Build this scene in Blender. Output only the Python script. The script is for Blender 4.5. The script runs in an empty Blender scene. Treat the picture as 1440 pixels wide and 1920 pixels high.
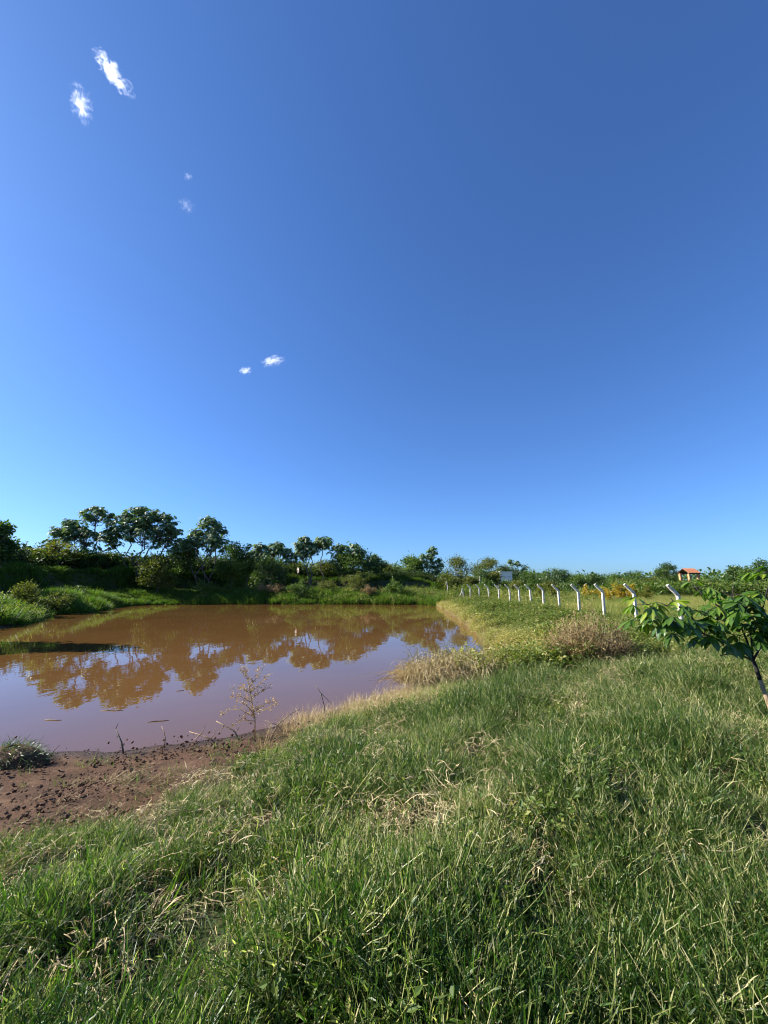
import bpy, math, random
import numpy as np
from mathutils import Vector, Matrix

R = math.radians
rng = np.random.default_rng(11)
random.seed(11)
scene = bpy.context.scene
COL = scene.collection

# ------------------------------------------------------------------ camera
CAM_Z = 1.6
F_PX = 747.0                       # focal length in pixels of the 1440x1920 photograph
PITCH = math.atan(135.0 / F_PX)    # horizon lies at row 1095
cam_d = bpy.data.cameras.new('camera')
cam_d.sensor_fit = 'VERTICAL'
cam_d.sensor_height = 36.0
cam_d.lens = 36.0 * F_PX / 1920.0
cam_d.clip_start = 0.05
cam_d.clip_end = 20000
cam = bpy.data.objects.new('camera', cam_d)
COL.objects.link(cam)
cam.location = (0, 0, CAM_Z)
cam.rotation_euler = (R(90) + PITCH, 0, 0)
scene.camera = cam

# ------------------------------------------------------------------ sky, sun, exposure
SUN_EL, SUN_AZ = 33.0, -82.0       # degrees; azimuth clockwise from the view direction (+Y)
world = bpy.data.worlds.new('World')
scene.world = world
world.use_nodes = True
wn = world.node_tree
wn.nodes.clear()
sky = wn.nodes.new('ShaderNodeTexSky')
sky.sky_type = 'NISHITA'
sky.sun_disc = False
sky.sun_elevation = R(SUN_EL)
sky.sun_rotation = R(SUN_AZ)
sky.altitude = 600
sky.air_density = 1.0
sky.dust_density = 1.0
sky.ozone_density = 3.0
gm = wn.nodes.new('ShaderNodeGamma')            # the camera's soft, blue rendering of the whole sky
gm.inputs['Gamma'].default_value = 0.92
hs = wn.nodes.new('ShaderNodeMix'); hs.data_type = 'RGBA'; hs.blend_type = 'MULTIPLY'
hs.inputs[0].default_value = 1.0
hs.inputs[7].default_value = (0.575, 0.915, 1.44, 1)
bg = wn.nodes.new('ShaderNodeBackground')
bg.inputs['Strength'].default_value = 0.0645
wo = wn.nodes.new('ShaderNodeOutputWorld')
wn.links.new(sky.outputs[0], gm.inputs['Color'])
wn.links.new(gm.outputs[0], hs.inputs[6])
wn.links.new(hs.outputs[2], bg.inputs['Color'])
wn.links.new(bg.outputs[0], wo.inputs[0])

sd = bpy.data.lights.new('sun', 'SUN')
sd.energy = 5.0
sd.angle = R(0.53)
sd.color = (1.0, 0.95, 0.86)
sun = bpy.data.objects.new('sun', sd)
COL.objects.link(sun)
sv = Vector((math.sin(R(SUN_AZ)) * math.cos(R(SUN_EL)), math.cos(R(SUN_AZ)) * math.cos(R(SUN_EL)), math.sin(R(SUN_EL))))
sun.rotation_euler = sv.to_track_quat('Z', 'Y').to_euler()
sun.location = sv * 60

vs = scene.view_settings
vs.view_transform = 'Standard'
vs.look = 'None'
vs.exposure = 1.25
vs.gamma = 1.0
vs.use_curve_mapping = False
scene.cycles.volume_bounces = 3
scene.cycles.max_bounces = 6
scene.cycles.filter_width = 1.1
scene.cycles.transparent_max_bounces = 8

# ------------------------------------------------------------------ pixel helpers (photograph coordinates)
CP, SP = math.cos(PITCH), math.sin(PITCH)
def ray(px, py):
    vx, vy = (px - 720.0) / F_PX, (960.0 - py) / F_PX
    return np.array((vx, CP - vy * SP, SP + vy * CP))
def on_plane(px, py, z):
    r = ray(px, py); t = (z - CAM_Z) / r[2]
    return np.array((r[0] * t, r[1] * t, z))
def at_depth(px, py, Y):
    r = ray(px, py); t = Y / r[1]
    return np.array((r[0] * t, Y, CAM_Z + r[2] * t))
PXM = F_PX / CP                    # pixels per unit slope near the horizon

# ------------------------------------------------------------------ noise
def _h(ix, iy, s):
    n = (ix.astype(np.int64) * 374761393 + iy.astype(np.int64) * 668265263 + s * 982451653) & 0x7fffffff
    n = ((n ^ (n >> 13)) * 1274126177) & 0x7fffffff
    n = (n ^ (n >> 16)) & 0xffff
    return n / 65535.0
def vnoise(x, y, s=0):
    x = np.asarray(x, float); y = np.asarray(y, float)
    ix, iy = np.floor(x), np.floor(y); fx, fy = x - ix, y - iy
    fx = fx * fx * (3 - 2 * fx); fy = fy * fy * (3 - 2 * fy)
    a = _h(ix, iy, s); b = _h(ix + 1, iy, s); c = _h(ix, iy + 1, s); d = _h(ix + 1, iy + 1, s)
    return (a * (1 - fx) + b * fx) * (1 - fy) + (c * (1 - fx) + d * fx) * fy
def fbm(x, y, s=0, o=3):
    v = 0; a = .5; t = 0
    for i in range(o):
        v = v + a * vnoise(np.asarray(x) * 2 ** i, np.asarray(y) * 2 ** i, s + i); t += a; a *= .5
    return v / t
def sstep(a, b, x):
    t = np.clip((np.asarray(x, float) - a) / (b - a), 0, 1)
    return t * t * (3 - 2 * t)

# ------------------------------------------------------------------ the pond outline and the lie of the land
ZW = -0.8
shore_px = [(0, 1411), (110, 1412), (230, 1407), (340, 1392), (450, 1374), (560, 1350), (640, 1326), (715, 1308),
            (768, 1296), (800, 1272), (880, 1262), (975, 1250), (950, 1228), (915, 1204), (890, 1184), (868, 1166), (850, 1152), (826, 1138), (800, 1134),
            (700, 1133), (560, 1133), (420, 1133), (300, 1134), (228, 1137), (165, 1147), (95, 1152), (50, 1166), (0, 1179)]
shore = [on_plane(x, y, ZW)[:2] for x, y in shore_px]
shore += [np.array(p) for p in ((-20.5, 17.0), (-19.0, 11.0), (-13.0, 7.2), (-8.5, 6.3))]
def smooth_loop(pts, n=8):
    P = np.array(pts); out = []
    for i in range(len(P)):
        p0, p1, p2, p3 = P[i - 1], P[i], P[(i + 1) % len(P)], P[(i + 2) % len(P)]
        for k in range(n):
            t = k / n
            a = 0.5 * ((2 * p1) + (-p0 + p2) * t + (2 * p0 - 5 * p1 + 4 * p2 - p3) * t * t + (-p0 + 3 * p1 - 3 * p2 + p3) * t ** 3)
            out.append(a)
    return np.array(out)
LOOP = smooth_loop(shore, 6)
def pond_dist(x, y):
    x = np.asarray(x, float).ravel(); y = np.asarray(y, float).ravel()
    A = LOOP; B = np.roll(LOOP, -1, 0)
    res = np.empty(len(x))
    for s in range(0, len(x), 20000):
        px, py = x[s:s + 20000, None], y[s:s + 20000, None]
        dx, dy = B[:, 0] - A[:, 0], B[:, 1] - A[:, 1]
        t = np.clip(((px - A[:, 0]) * dx + (py - A[:, 1]) * dy) / (dx * dx + dy * dy + 1e-12), 0, 1)
        dd = np.hypot(px - A[:, 0] - t * dx, py - A[:, 1] - t * dy).min(1)
        c = (A[:, 1] > py) != (B[:, 1] > py)
        xi = (B[:, 0] - A[:, 0]) * (py - A[:, 1]) / np.where(np.abs(dy) < 1e-9, 1e-9, dy) + A[:, 0]
        inside = (np.sum(c & (px < xi), 1) % 2) == 1
        res[s:s + 20000] = np.where(inside, -dd, dd)
    return res
def zones(x, y):
    wn_ = sstep(43, 49, y) * (1 - sstep(5, 11, x))
    ww = sstep(-19.5, -25, x) * sstep(8, 16, y)
    E = np.maximum(wn_, ww)
    east = sstep(2.5, 5.5, x) * sstep(9.5, 14, y)
    return E, np.minimum(east, 1 - E)
def terrain(x, y, want_d=False):
    shp = np.shape(x)
    x = np.asarray(x, float).ravel(); y = np.asarray(y, float).ravel()
    d = pond_dist(x, y)
    far = np.hypot(x, y)
    dn = d + (fbm(x * .9, y * .9, 5) - .5) * .5 * sstep(3, 12, far) + (vnoise(x * 2.3, y * 2.3, 9) - .5) * .12
    E, east = zones(x, y)
    t = np.clip(dn / 5.4, 0, 1)
    zs = ZW + (0 - ZW) * (.55 * t + .45 * t * t * (3 - 2 * t))
    t = np.clip(dn / 3.2, 0, 1)
    ze = ZW + (-.28 - ZW) * t ** .8
    t = np.clip(dn / 3.6, 0, 1)
    zn = ZW + (.35 - ZW) * t ** .8
    left = sstep(-8, -24, x)
    rise_at = 8.6 - 1.8 * left + (vnoise(x * .3, y * .3, 31) - .5) * 1.6
    zn = zn + sstep(0, 1, (dn - rise_at) / (1.3 + .5 * left)) * (1.75 + 0.85 * left)
    z = zs * (1 - E - east) + ze * east + zn * E
    inside = ZW - np.minimum(1.3, .28 * (-dn))
    z = np.where(dn < 0, inside, z)
    land = sstep(0, 1.5, dn)
    z = z + land * ((fbm(x * .25, y * .25, 2) - .5) * .28 * sstep(4, 12, far) + (fbm(x * 1.3, y * 1.3, 3) - .5) * (.16 + .16 * sstep(1.5, 3.2, dn) * (1 - sstep(10, 18, far))))
    z = z + sstep(35, 60, y) * sstep(12, 22, x) * -0.25 * (1 - sstep(60, 90, y))
    z = z + sstep(90, 700, far) * (-1.0)
    return (z.reshape(shp), dn.reshape(shp)) if want_d else z.reshape(shp)
def gz(x, y):
    return float(terrain(np.array([x]), np.array([y]))[0])
def soil_mask(x, y, d):
    """1 = bare red mud of the near shore, 0 = grown over"""
    w = 3.5 * sstep(-.6, -3.0, x) + .25
    m = (1 - sstep(w - .55, w + .55, d + (fbm(x * .9, y * .9, 41) - .5) * 1.7)) * sstep(-.5, -1.4, x) * (1 - sstep(9, 12, y))
    m2 = (1 - sstep(.1, .5, d + (fbm(x, y, 43) - .5) * .3)) * .8
    return np.maximum(m, m2)

# ------------------------------------------------------------------ mesh helpers
class MB:
    def __init__(s): s.v = []; s.f = []; s.c = []; s.n = 0
    def add(s, v, f, c=None):
        v = np.asarray(v, float).reshape(-1, 3)
        s.v.append(v); s.f += [tuple(int(i) + s.n for i in q) for q in f]; s.n += len(v)
        s.c.append(np.full(len(v), .5) if c is None else np.broadcast_to(np.asarray(c, float), (len(v),)))
    def stamp(s, tv, tf, mats, offs, cols, vcol=None):
        """many copies of a template (tv, tf), each with a 3x3 matrix, an offset and a shade value"""
        mats = np.asarray(mats); offs = np.asarray(offs); n = len(offs)
        if n == 0: return
        V = np.einsum('nij,kj->nki', mats, tv) + offs[:, None, :]
        k = len(tv)
        base = s.n + np.arange(n) * k
        for q in tf:
            qa = (base[:, None] + np.array(q)[None, :]).tolist()
            s.f += [tuple(r) for r in qa]
        s.v.append(V.reshape(-1, 3)); s.n += n * k
        cc = np.repeat(np.asarray(cols, float), k)
        s.c.append(cc if vcol is None else np.clip(cc + np.tile(vcol, n), 0, 1))
    def tube(s, pts, rad, sides=5, c=.5):
        P = np.asarray(pts, float); m = len(P)
        rad = np.broadcast_to(np.asarray(rad, float), (m,))
        T = np.gradient(P, axis=0); T /= np.linalg.norm(T, axis=1)[:, None] + 1e-9
        ref = np.array((.31, .95, .11)) if abs(T[0][2]) > .8 else np.array((0, 0, 1.))
        U = np.cross(T, ref); U /= np.linalg.norm(U, axis=1)[:, None] + 1e-9
        W = np.cross(T, U)
        a = np.arange(sides) * 2 * np.pi / sides
        ring = (np.cos(a)[None, :, None] * U[:, None, :] + np.sin(a)[None, :, None] * W[:, None, :]) * rad[:, None, None] + P[:, None, :]
        f = []
        for i in range(m - 1):
            for j in range(sides):
                k = (j + 1) % sides
                f.append((i * sides + j, i * sides + k, (i + 1) * sides + k, (i + 1) * sides + j))
        f.append(tuple(range(sides))[::-1]); f.append(tuple((m - 1) * sides + j for j in range(sides)))
        s.add(ring.reshape(-1, 3), f, c)
    def box(s, lo, hi, c=.5):
        x0, y0, z0 = lo; x1, y1, z1 = hi
        s.add([(x0, y0, z0), (x1, y0, z0), (x1, y1, z0), (x0, y1, z0), (x0, y0, z1), (x1, y0, z1), (x1, y1, z1), (x0, y1, z1)],
              [(0, 3, 2, 1), (4, 5, 6, 7), (0, 1, 5, 4), (1, 2, 6, 5), (2, 3, 7, 6), (3, 0, 4, 7)], c)
    def mesh(s, name, mat, smooth=False):
        me = bpy.data.meshes.new(name)
        V = np.concatenate(s.v) if s.v else np.zeros((0, 3))
        me.from_pydata(V.tolist(), [], s.f)
        a = me.attributes.new('shade', 'FLOAT', 'POINT')
        a.data.foreach_set('value', np.concatenate(s.c).astype(np.float32))
        if smooth: me.polygons.foreach_set('use_smooth', [True] * len(me.polygons))
        if mat: me.materials.append(mat)
        me.update()
        return me
    def obj(s, name, mat, parent=None, smooth=False):
        o = bpy.data.objects.new(name, s.mesh(name, mat, smooth))
        COL.objects.link(o)
        if parent: o.parent = parent
        return o
def tag(o, label=None, cat=None, group=None, kind=None):
    if label: o['label'] = label
    if cat: o['category'] = cat
    if group: o['group'] = group
    if kind: o['kind'] = kind
    return o
def empty(name, loc, rz=0):
    o = bpy.data.objects.new(name, None); COL.objects.link(o)
    o.location = loc; o.rotation_euler = (0, 0, rz); o.empty_display_size = .2
    return o
def frames(dirs, ups=None, roll=None):
    """matrices whose columns are (side, dir, normal)"""
    d = np.asarray(dirs, float); d = d / (np.linalg.norm(d, axis=1)[:, None] + 1e-9)
    u = np.tile((0, 0, 1.), (len(d), 1)) if ups is None else np.asarray(ups, float)
    sd_ = np.cross(d, u); ln = np.linalg.norm(sd_, axis=1)[:, None]
    sd_ = np.where(ln < 1e-3, np.array((1., 0, 0)), sd_ / (ln + 1e-9))
    n = np.cross(sd_, d)
    if roll is not None:
        c, s_ = np.cos(roll)[:, None], np.sin(roll)[:, None]
        sd_, n = sd_ * c + n * s_, n * c - sd_ * s_
    return np.stack([sd_, d, n], axis=2)
def rand_dirs(n, zlo=-1, zhi=1, r=rng):
    z = r.uniform(zlo, zhi, n); a = r.uniform(0, 2 * np.pi, n); q = np.sqrt(np.maximum(0, 1 - z * z))
    return np.stack([q * np.cos(a), q * np.sin(a), z], 1)

# ------------------------------------------------------------------ materials
def newmat(name):
    m = bpy.data.materials.new(name); m.use_nodes = True
    nt = m.node_tree; nt.nodes.clear()
    out = nt.nodes.new('ShaderNodeOutputMaterial')
    return m, nt, out
def N(nt, t, **kw):
    n = nt.nodes.new(t)
    for k, v in kw.items():
        if k.startswith('i_'): n.inputs[k[2:].replace('_', ' ')].default_value = v
        else: setattr(n, k, v)
    return n
def ramp(nt, stops, interp='LINEAR'):
    r = nt.nodes.new('ShaderNodeValToRGB'); r.color_ramp.interpolation = interp
    e = r.color_ramp.elements
    while len(e) < len(stops): e.new(.5)
    for el, (p, c) in zip(e, stops):
        el.position = p; el.color = (*c, 1)
    return r
def leaf_mat(name, stops, trans=.35, rough=.45, spec=.4, tint=False, tcol=(.9, 1.0, .35), backlight=1.0):
    """colour from the per-leaf 'shade' value (and, for strewn plants, the per-plant 'tint'), with light through the blade"""
    m, nt, out = newmat(name)
    at = N(nt, 'ShaderNodeAttribute', attribute_name='shade')
    src = at.outputs['Fac']
    if tint:
        ti = N(nt, 'ShaderNodeAttribute', attribute_name='tint', attribute_type='INSTANCER')
        ad = N(nt, 'ShaderNodeMath', operation='ADD'); nt.links.new(src, ad.inputs[0]); nt.links.new(ti.outputs['Fac'], ad.inputs[1])
        src = ad.outputs[0]
    rp = ramp(nt, stops); nt.links.new(src, rp.inputs[0])
    p = N(nt, 'ShaderNodeBsdfPrincipled'); p.inputs['Roughness'].default_value = rough
    p.inputs['Specular IOR Level'].default_value = spec
    nt.links.new(rp.outputs[0], p.inputs['Base Color'])
    tr = N(nt, 'ShaderNodeBsdfTranslucent')
    mx = N(nt, 'ShaderNodeMix', data_type='RGBA', blend_type='MULTIPLY'); mx.inputs[0].default_value = 1
    nt.links.new(rp.outputs[0], mx.inputs[6]); mx.inputs[7].default_value = (tcol[0] * 1.6 * backlight, tcol[1] * 1.6 * backlight, tcol[2] * 1.6 * backlight, 1)
    nt.links.new(mx.outputs[2], tr.inputs['Color'])
    ms = N(nt, 'ShaderNodeMixShader'); ms.inputs[0].default_value = trans
    nt.links.new(p.outputs[0], ms.inputs[1]); nt.links.new(tr.outputs[0], ms.inputs[2])
    nt.links.new(ms.outputs[0], out.inputs[0])
    return m
def rough_mat(name, stops, scale=8, detail=6, rough=.85, bump=.3, bscale=None, coord='Object', spec=.25):
    m, nt, out = newmat(name)
    tc = N(nt, 'ShaderNodeTexCoord')
    n1 = N(nt, 'ShaderNodeTexNoise'); n1.inputs['Scale'].default_value = scale; n1.inputs['Detail'].default_value = detail
    nt.links.new(tc.outputs[coord], n1.inputs['Vector'])
    rp = ramp(nt, stops); nt.links.new(n1.outputs['Fac'], rp.inputs[0])
    p = N(nt, 'ShaderNodeBsdfPrincipled'); p.inputs['Roughness'].default_value = rough
    p.inputs['Specular IOR Level'].default_value = spec
    nt.links.new(rp.outputs[0], p.inputs['Base Color'])
    if bump:
        n2 = N(nt, 'ShaderNodeTexNoise'); n2.inputs['Scale'].default_value = bscale or scale * 3; n2.inputs['Detail'].default_value = 5
        nt.links.new(tc.outputs[coord], n2.inputs['Vector'])
        b = N(nt, 'ShaderNodeBump'); b.inputs['Strength'].default_value = bump; b.inputs['Distance'].default_value = .02
        nt.links.new(n2.outputs['Fac'], b.inputs['Height']); nt.links.new(b.outputs[0], p.inputs['Normal'])
    nt.links.new(p.outputs[0], out.inputs[0])
    return m

M = {}
GREEN = [(0, (.008, .026, .005)), (.35, (.030, .074, .010)), (.6, (.076, .138, .020)), (.8, (.22, .24, .068)), (1, (.54, .48, .26))]
M['grass'] = leaf_mat('grass_blade', GREEN, .42, .42, .4, tint=True, tcol=(.75, 1.0, .32))
M['grass_far'] = leaf_mat('bank_grass_blade', [(0, (0.0261, 0.0600, 0.0109)), (.4, (0.0675, 0.1363, 0.0175)), (.7, (0.1254, 0.1962, 0.0305)), (1, (0.3052, 0.2726, 0.0872))], .38, .5, .25, tint=True)
M['straw'] = leaf_mat('dry_straw', [(0, (0.2024, 0.1380, 0.0644)), (.5, (0.4600, 0.3588, 0.1840)), (1, (0.6624, 0.5520, 0.3312))], .2, .6, .25, tint=True, tcol=(.9, .8, .55))
M['straw1'] = leaf_mat('dry_stem', [(0, (.15, .11, .055)), (.5, (.40, .33, .18)), (1, (.62, .54, .32))], .35, .6, .25, tcol=(.9, .8, .55))
M['weed'] = leaf_mat('weed_leaf', [(0, (0.0382, 0.0742, 0.0135)), (.45, (0.1012, 0.1573, 0.0247)), (.75, (0.2472, 0.2529, 0.0675)), (1, (0.4721, 0.3934, 0.1573))], .35, .5, .3, tint=True)
M['thicket'] = leaf_mat('thicket_leaf', [(0, (0.0234, 0.0455, 0.0104)), (.5, (0.0585, 0.0975, 0.0182)), (1, (0.1300, 0.1560, 0.0390))], .3, .5, .3, tint=True)
M['cecropia'] = leaf_mat('cecropia_leaf', [(0, (0.0499, 0.0998, 0.0362)), (.6, (0.1135, 0.1860, 0.0682)), (1, (0.2722, 0.3403, 0.1700))], .26, .42, .35)
M['dark_leaf'] = leaf_mat('dark_green_leaf', [(0, (0.0282, 0.0604, 0.0150)), (.5, (0.0641, 0.1169, 0.0245)), (1, (0.1320, 0.1885, 0.0378))], .28, .42, .45)
M['green_leaf'] = leaf_mat('mid_green_leaf', [(0, (0.0359, 0.0748, 0.0120)), (.5, (0.0823, 0.1421, 0.0209)), (1, (0.1496, 0.2094, 0.0359))], .32, .45, .4)
M['olive_leaf'] = leaf_mat('olive_green_leaf', [(0, (0.0522, 0.0718, 0.0131)), (.5, (0.1109, 0.1305, 0.0235)), (1, (0.2088, 0.2088, 0.0457))], .32, .5, .35)
M['lime_leaf'] = leaf_mat('yellow_green_leaf', [(0, (0.0675, 0.0900, 0.0113)), (.5, (0.1463, 0.1575, 0.0203)), (1, (0.2475, 0.2250, 0.0394))], .35, .5, .3)
M['yellow_leaf'] = leaf_mat('yellow_leaf', [(0, (0.1800, 0.1530, 0.0180)), (.5, (0.3780, 0.2970, 0.0270)), (1, (0.5400, 0.4140, 0.0450))], .35, .5, .3, tcol=(1, .85, .2))
M['brown_leaf'] = leaf_mat('withered_leaf', [(0, (0.1040, 0.0743, 0.0446)), (.5, (0.2673, 0.1930, 0.0966)), (1, (0.5346, 0.4010, 0.1930))], .25, .6, .25, tcol=(.9, .7, .4))
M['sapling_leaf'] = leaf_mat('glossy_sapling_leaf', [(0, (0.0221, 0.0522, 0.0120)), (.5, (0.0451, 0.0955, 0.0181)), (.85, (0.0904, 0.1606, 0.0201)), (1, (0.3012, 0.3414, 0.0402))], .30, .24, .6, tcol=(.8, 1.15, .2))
M['bark'] = rough_mat('grey_bark', [(.3, (.07, .055, .042)), (.7, (.19, .165, .135))], 6, 6, .9, .5)
M['pale_bark'] = rough_mat('pale_bark', [(.3, (.16, .14, .115)), (.7, (.36, .33, .28))], 5, 6, .9, .4)
M['sapling_bark'] = rough_mat('dark_sapling_bark', [(.3, (.012, .011, .010)), (.7, (.04, .034, .03))], 14, 6, .8, .5)
M['tan_bark'] = rough_mat('pale_tan_bark', [(.3, (.17, .115, .065)), (.7, (.33, .24, .15))], 9, 6, .8, .4)
M['clod'] = rough_mat('earth_clod', [(.3, (.054, .028, .015)), (.7, (.135, .076, .043))], 20, 6, .95, .6)

# ------------------------------------------------------------------ ground
def build_ground():
    n = 560
    u = np.linspace(-1, 1, n)
    gx = 10 * np.sinh(u * 5.9) - 2
    gy = 10 * np.sinh(u * 5.9) + 9
    X, Y = np.meshgrid(gx, gy)
    Z, D = terrain(X, Y, True)
    mud = soil_mask(X, Y, D) * (D > -3)
    V = np.stack([X, Y, Z], -1).reshape(-1, 3)
    idx = np.arange(n * n).reshape(n, n)
    F = np.stack([idx[:-1, :-1], idx[:-1, 1:], idx[1:, 1:], idx[1:, :-1]], -1).reshape(-1, 4)
    me = bpy.data.meshes.new('ground')
    me.vertices.add(len(V)); me.vertices.foreach_set('co', V.ravel())
    me.loops.add(F.size); me.loops.foreach_set('vertex_index', F.ravel())
    me.polygons.add(len(F)); me.polygons.foreach_set('loop_start', np.arange(len(F)) * 4)
    me.polygons.foreach_set('loop_total', np.full(len(F), 4))
    me.polygons.foreach_set('use_smooth', np.ones(len(F), bool))
    a = me.attributes.new('mud', 'FLOAT', 'POINT'); a.data.foreach_set('value', mud.ravel().astype(np.float32))
    a = me.attributes.new('wet', 'FLOAT', 'POINT'); a.data.foreach_set('value', (1 - sstep(.05, .55, D + (fbm(X * 2, Y * 2, 47) - .5) * .3)).ravel().astype(np.float32))
    me.update(); me.validate()
    o = bpy.data.objects.new('ground', me); COL.objects.link(o)
    m, nt, out = newmat('earth_and_turf')
    tc = N(nt, 'ShaderNodeTexCoord')
    at = N(nt, 'ShaderNodeAttribute', attribute_name='mud')
    n1 = N(nt, 'ShaderNodeTexNoise'); n1.inputs['Scale'].default_value = 3; n1.inputs['Detail'].default_value = 8; n1.inputs['Roughness'].default_value = .65
    n2 = N(nt, 'ShaderNodeTexNoise'); n2.inputs['Scale'].default_value = .35; n2.inputs['Detail'].default_value = 6
    n3 = N(nt, 'ShaderNodeTexNoise'); n3.inputs['Scale'].default_value = 22; n3.inputs['Detail'].default_value = 8; n3.inputs['Roughness'].default_value = .7
    for q in (n1, n2, n3): nt.links.new(tc.outputs['Object'], q.inputs['Vector'])
    r1 = ramp(nt, [(.3, (.054, .027, .014)), (.55, (.108, .056, .029)), (.75, (.18, .107, .06))]); nt.links.new(n1.outputs['Fac'], r1.inputs[0])
    r2 = ramp(nt, [(.3, (.030, .038, .012)), (.5, (.055, .062, .020)), (.7, (.105, .095, .040))]); nt.links.new(n2.outputs['Fac'], r2.inputs[0])
    mx = N(nt, 'ShaderNodeMix', data_type='RGBA'); nt.links.new(at.outputs['Fac'], mx.inputs[0]); nt.links.new(r2.outputs[0], mx.inputs[6]); nt.links.new(r1.outputs[0], mx.inputs[7])
    p = N(nt, 'ShaderNodeBsdfPrincipled'); p.inputs['Roughness'].default_value = .92; p.inputs['Specular IOR Level'].default_value = .2
    aw = N(nt, 'ShaderNodeAttribute', attribute_name='wet')
    wt = N(nt, 'ShaderNodeMix', data_type='RGBA', blend_type='MULTIPLY'); nt.links.new(aw.outputs['Fac'], wt.inputs[0]); nt.links.new(mx.outputs[2], wt.inputs[6]); wt.inputs[7].default_value = (.42, .40, .38, 1)
    rr = N(nt, 'ShaderNodeMapRange'); rr.inputs['To Min'].default_value = .92; rr.inputs['To Max'].default_value = .35; nt.links.new(aw.outputs['Fac'], rr.inputs['Value']); nt.links.new(rr.outputs[0], p.inputs['Roughness'])
    nt.links.new(wt.outputs[2], p.inputs['Base Color'])
    b = N(nt, 'ShaderNodeBump'); b.inputs['Strength'].default_value = .9; b.inputs['Distance'].default_value = .05
    nt.links.new(n3.outputs['Fac'], b.inputs['Height']); nt.links.new(b.outputs[0], p.inputs['Normal'])
    nt.links.new(p.outputs[0], out.inputs[0])
    me.materials.append(m)
    tag(o, 'uneven grassy ground with a bare reddish mud bank round the pond', 'ground', kind='structure')
build_ground()

def build_water():
    c = LOOP.mean(0)
    # outline pushed two metres under the banks
    T = np.roll(LOOP, -1, 0) - np.roll(LOOP, 1, 0); T /= np.linalg.norm(T, axis=1)[:, None]
    nrm = np.stack([T[:, 1], -T[:, 0]], 1)
    test = pond_dist(*(LOOP + nrm * .2).T)
    nrm = nrm * np.where(test > 0, 1, -1)[:, None]
    P = LOOP + nrm * 1.0
    mb = MB()
    n = len(P)
    mb.add(np.concatenate([np.c_[P, np.full(n, ZW)], [[c[0], c[1], ZW]]]), [(i, (i + 1) % n, n) for i in range(n)])
    m, nt, out = newmat('muddy_water')
    tc = N(nt, 'ShaderNodeTexCoord')
    mp = N(nt, 'ShaderNodeMapping'); mp.inputs['Scale'].default_value = (1, .55, 1)
    nt.links.new(tc.outputs['Object'], mp.inputs[0])
    n0 = N(nt, 'ShaderNodeTexNoise'); n0.inputs['Scale'].default_value = .25; n0.inputs['Detail'].default_value = 4
    nt.links.new(tc.outputs['Object'], n0.inputs['Vector'])
    r = ramp(nt, [(.3, (.115, .056, .018)), (.7, (.140, .070, .024))]); nt.links.new(n0.outputs['Fac'], r.inputs[0])
    na = N(nt, 'ShaderNodeTexNoise'); na.inputs['Scale'].default_value = 2.2; na.inputs['Detail'].default_value = 3
    nb = N(nt, 'ShaderNodeTexNoise'); nb.inputs['Scale'].default_value = .5; nb.inputs['Detail'].default_value = 2
    nt.links.new(mp.outputs[0], na.inputs['Vector']); nt.links.new(mp.outputs[0], nb.inputs['Vector'])
    b = N(nt, 'ShaderNodeBump'); b.inputs['Strength'].default_value = 1; b.inputs['Distance'].default_value = .0032
    b2 = N(nt, 'ShaderNodeBump'); b2.inputs['Strength'].default_value = 1; b2.inputs['Distance'].default_value = .006
    nt.links.new(na.outputs['Fac'], b.inputs['Height']); nt.links.new(nb.outputs['Fac'], b2.inputs['Height'])
    nt.links.new(b.outputs[0], b2.inputs['Normal'])
    di = N(nt, 'ShaderNodeBsdfDiffuse'); nt.links.new(r.outputs[0], di.inputs['Color'])
    gl = N(nt, 'ShaderNodeBsdfGlossy'); gl.inputs['Roughness'].default_value = .012; gl.inputs['Color'].default_value = (1, 1, 1, 1)
    nt.links.new(b2.outputs[0], gl.inputs['Normal'])
    fr = N(nt, 'ShaderNodeFresnel'); fr.inputs['IOR'].default_value = 1.40
    ms = N(nt, 'ShaderNodeMixShader'); nt.links.new(fr.outputs[0], ms.inputs[0])
    nt.links.new(di.outputs[0], ms.inputs[1]); nt.links.new(gl.outputs[0], ms.inputs[2])
    nt.links.new(ms.outputs[0], out.inputs[0])
    o = mb.obj('pond_water', m)
    tag(o, 'still brown muddy water of the pond mirroring trees and sky', 'water', kind='structure')
build_water()

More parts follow.
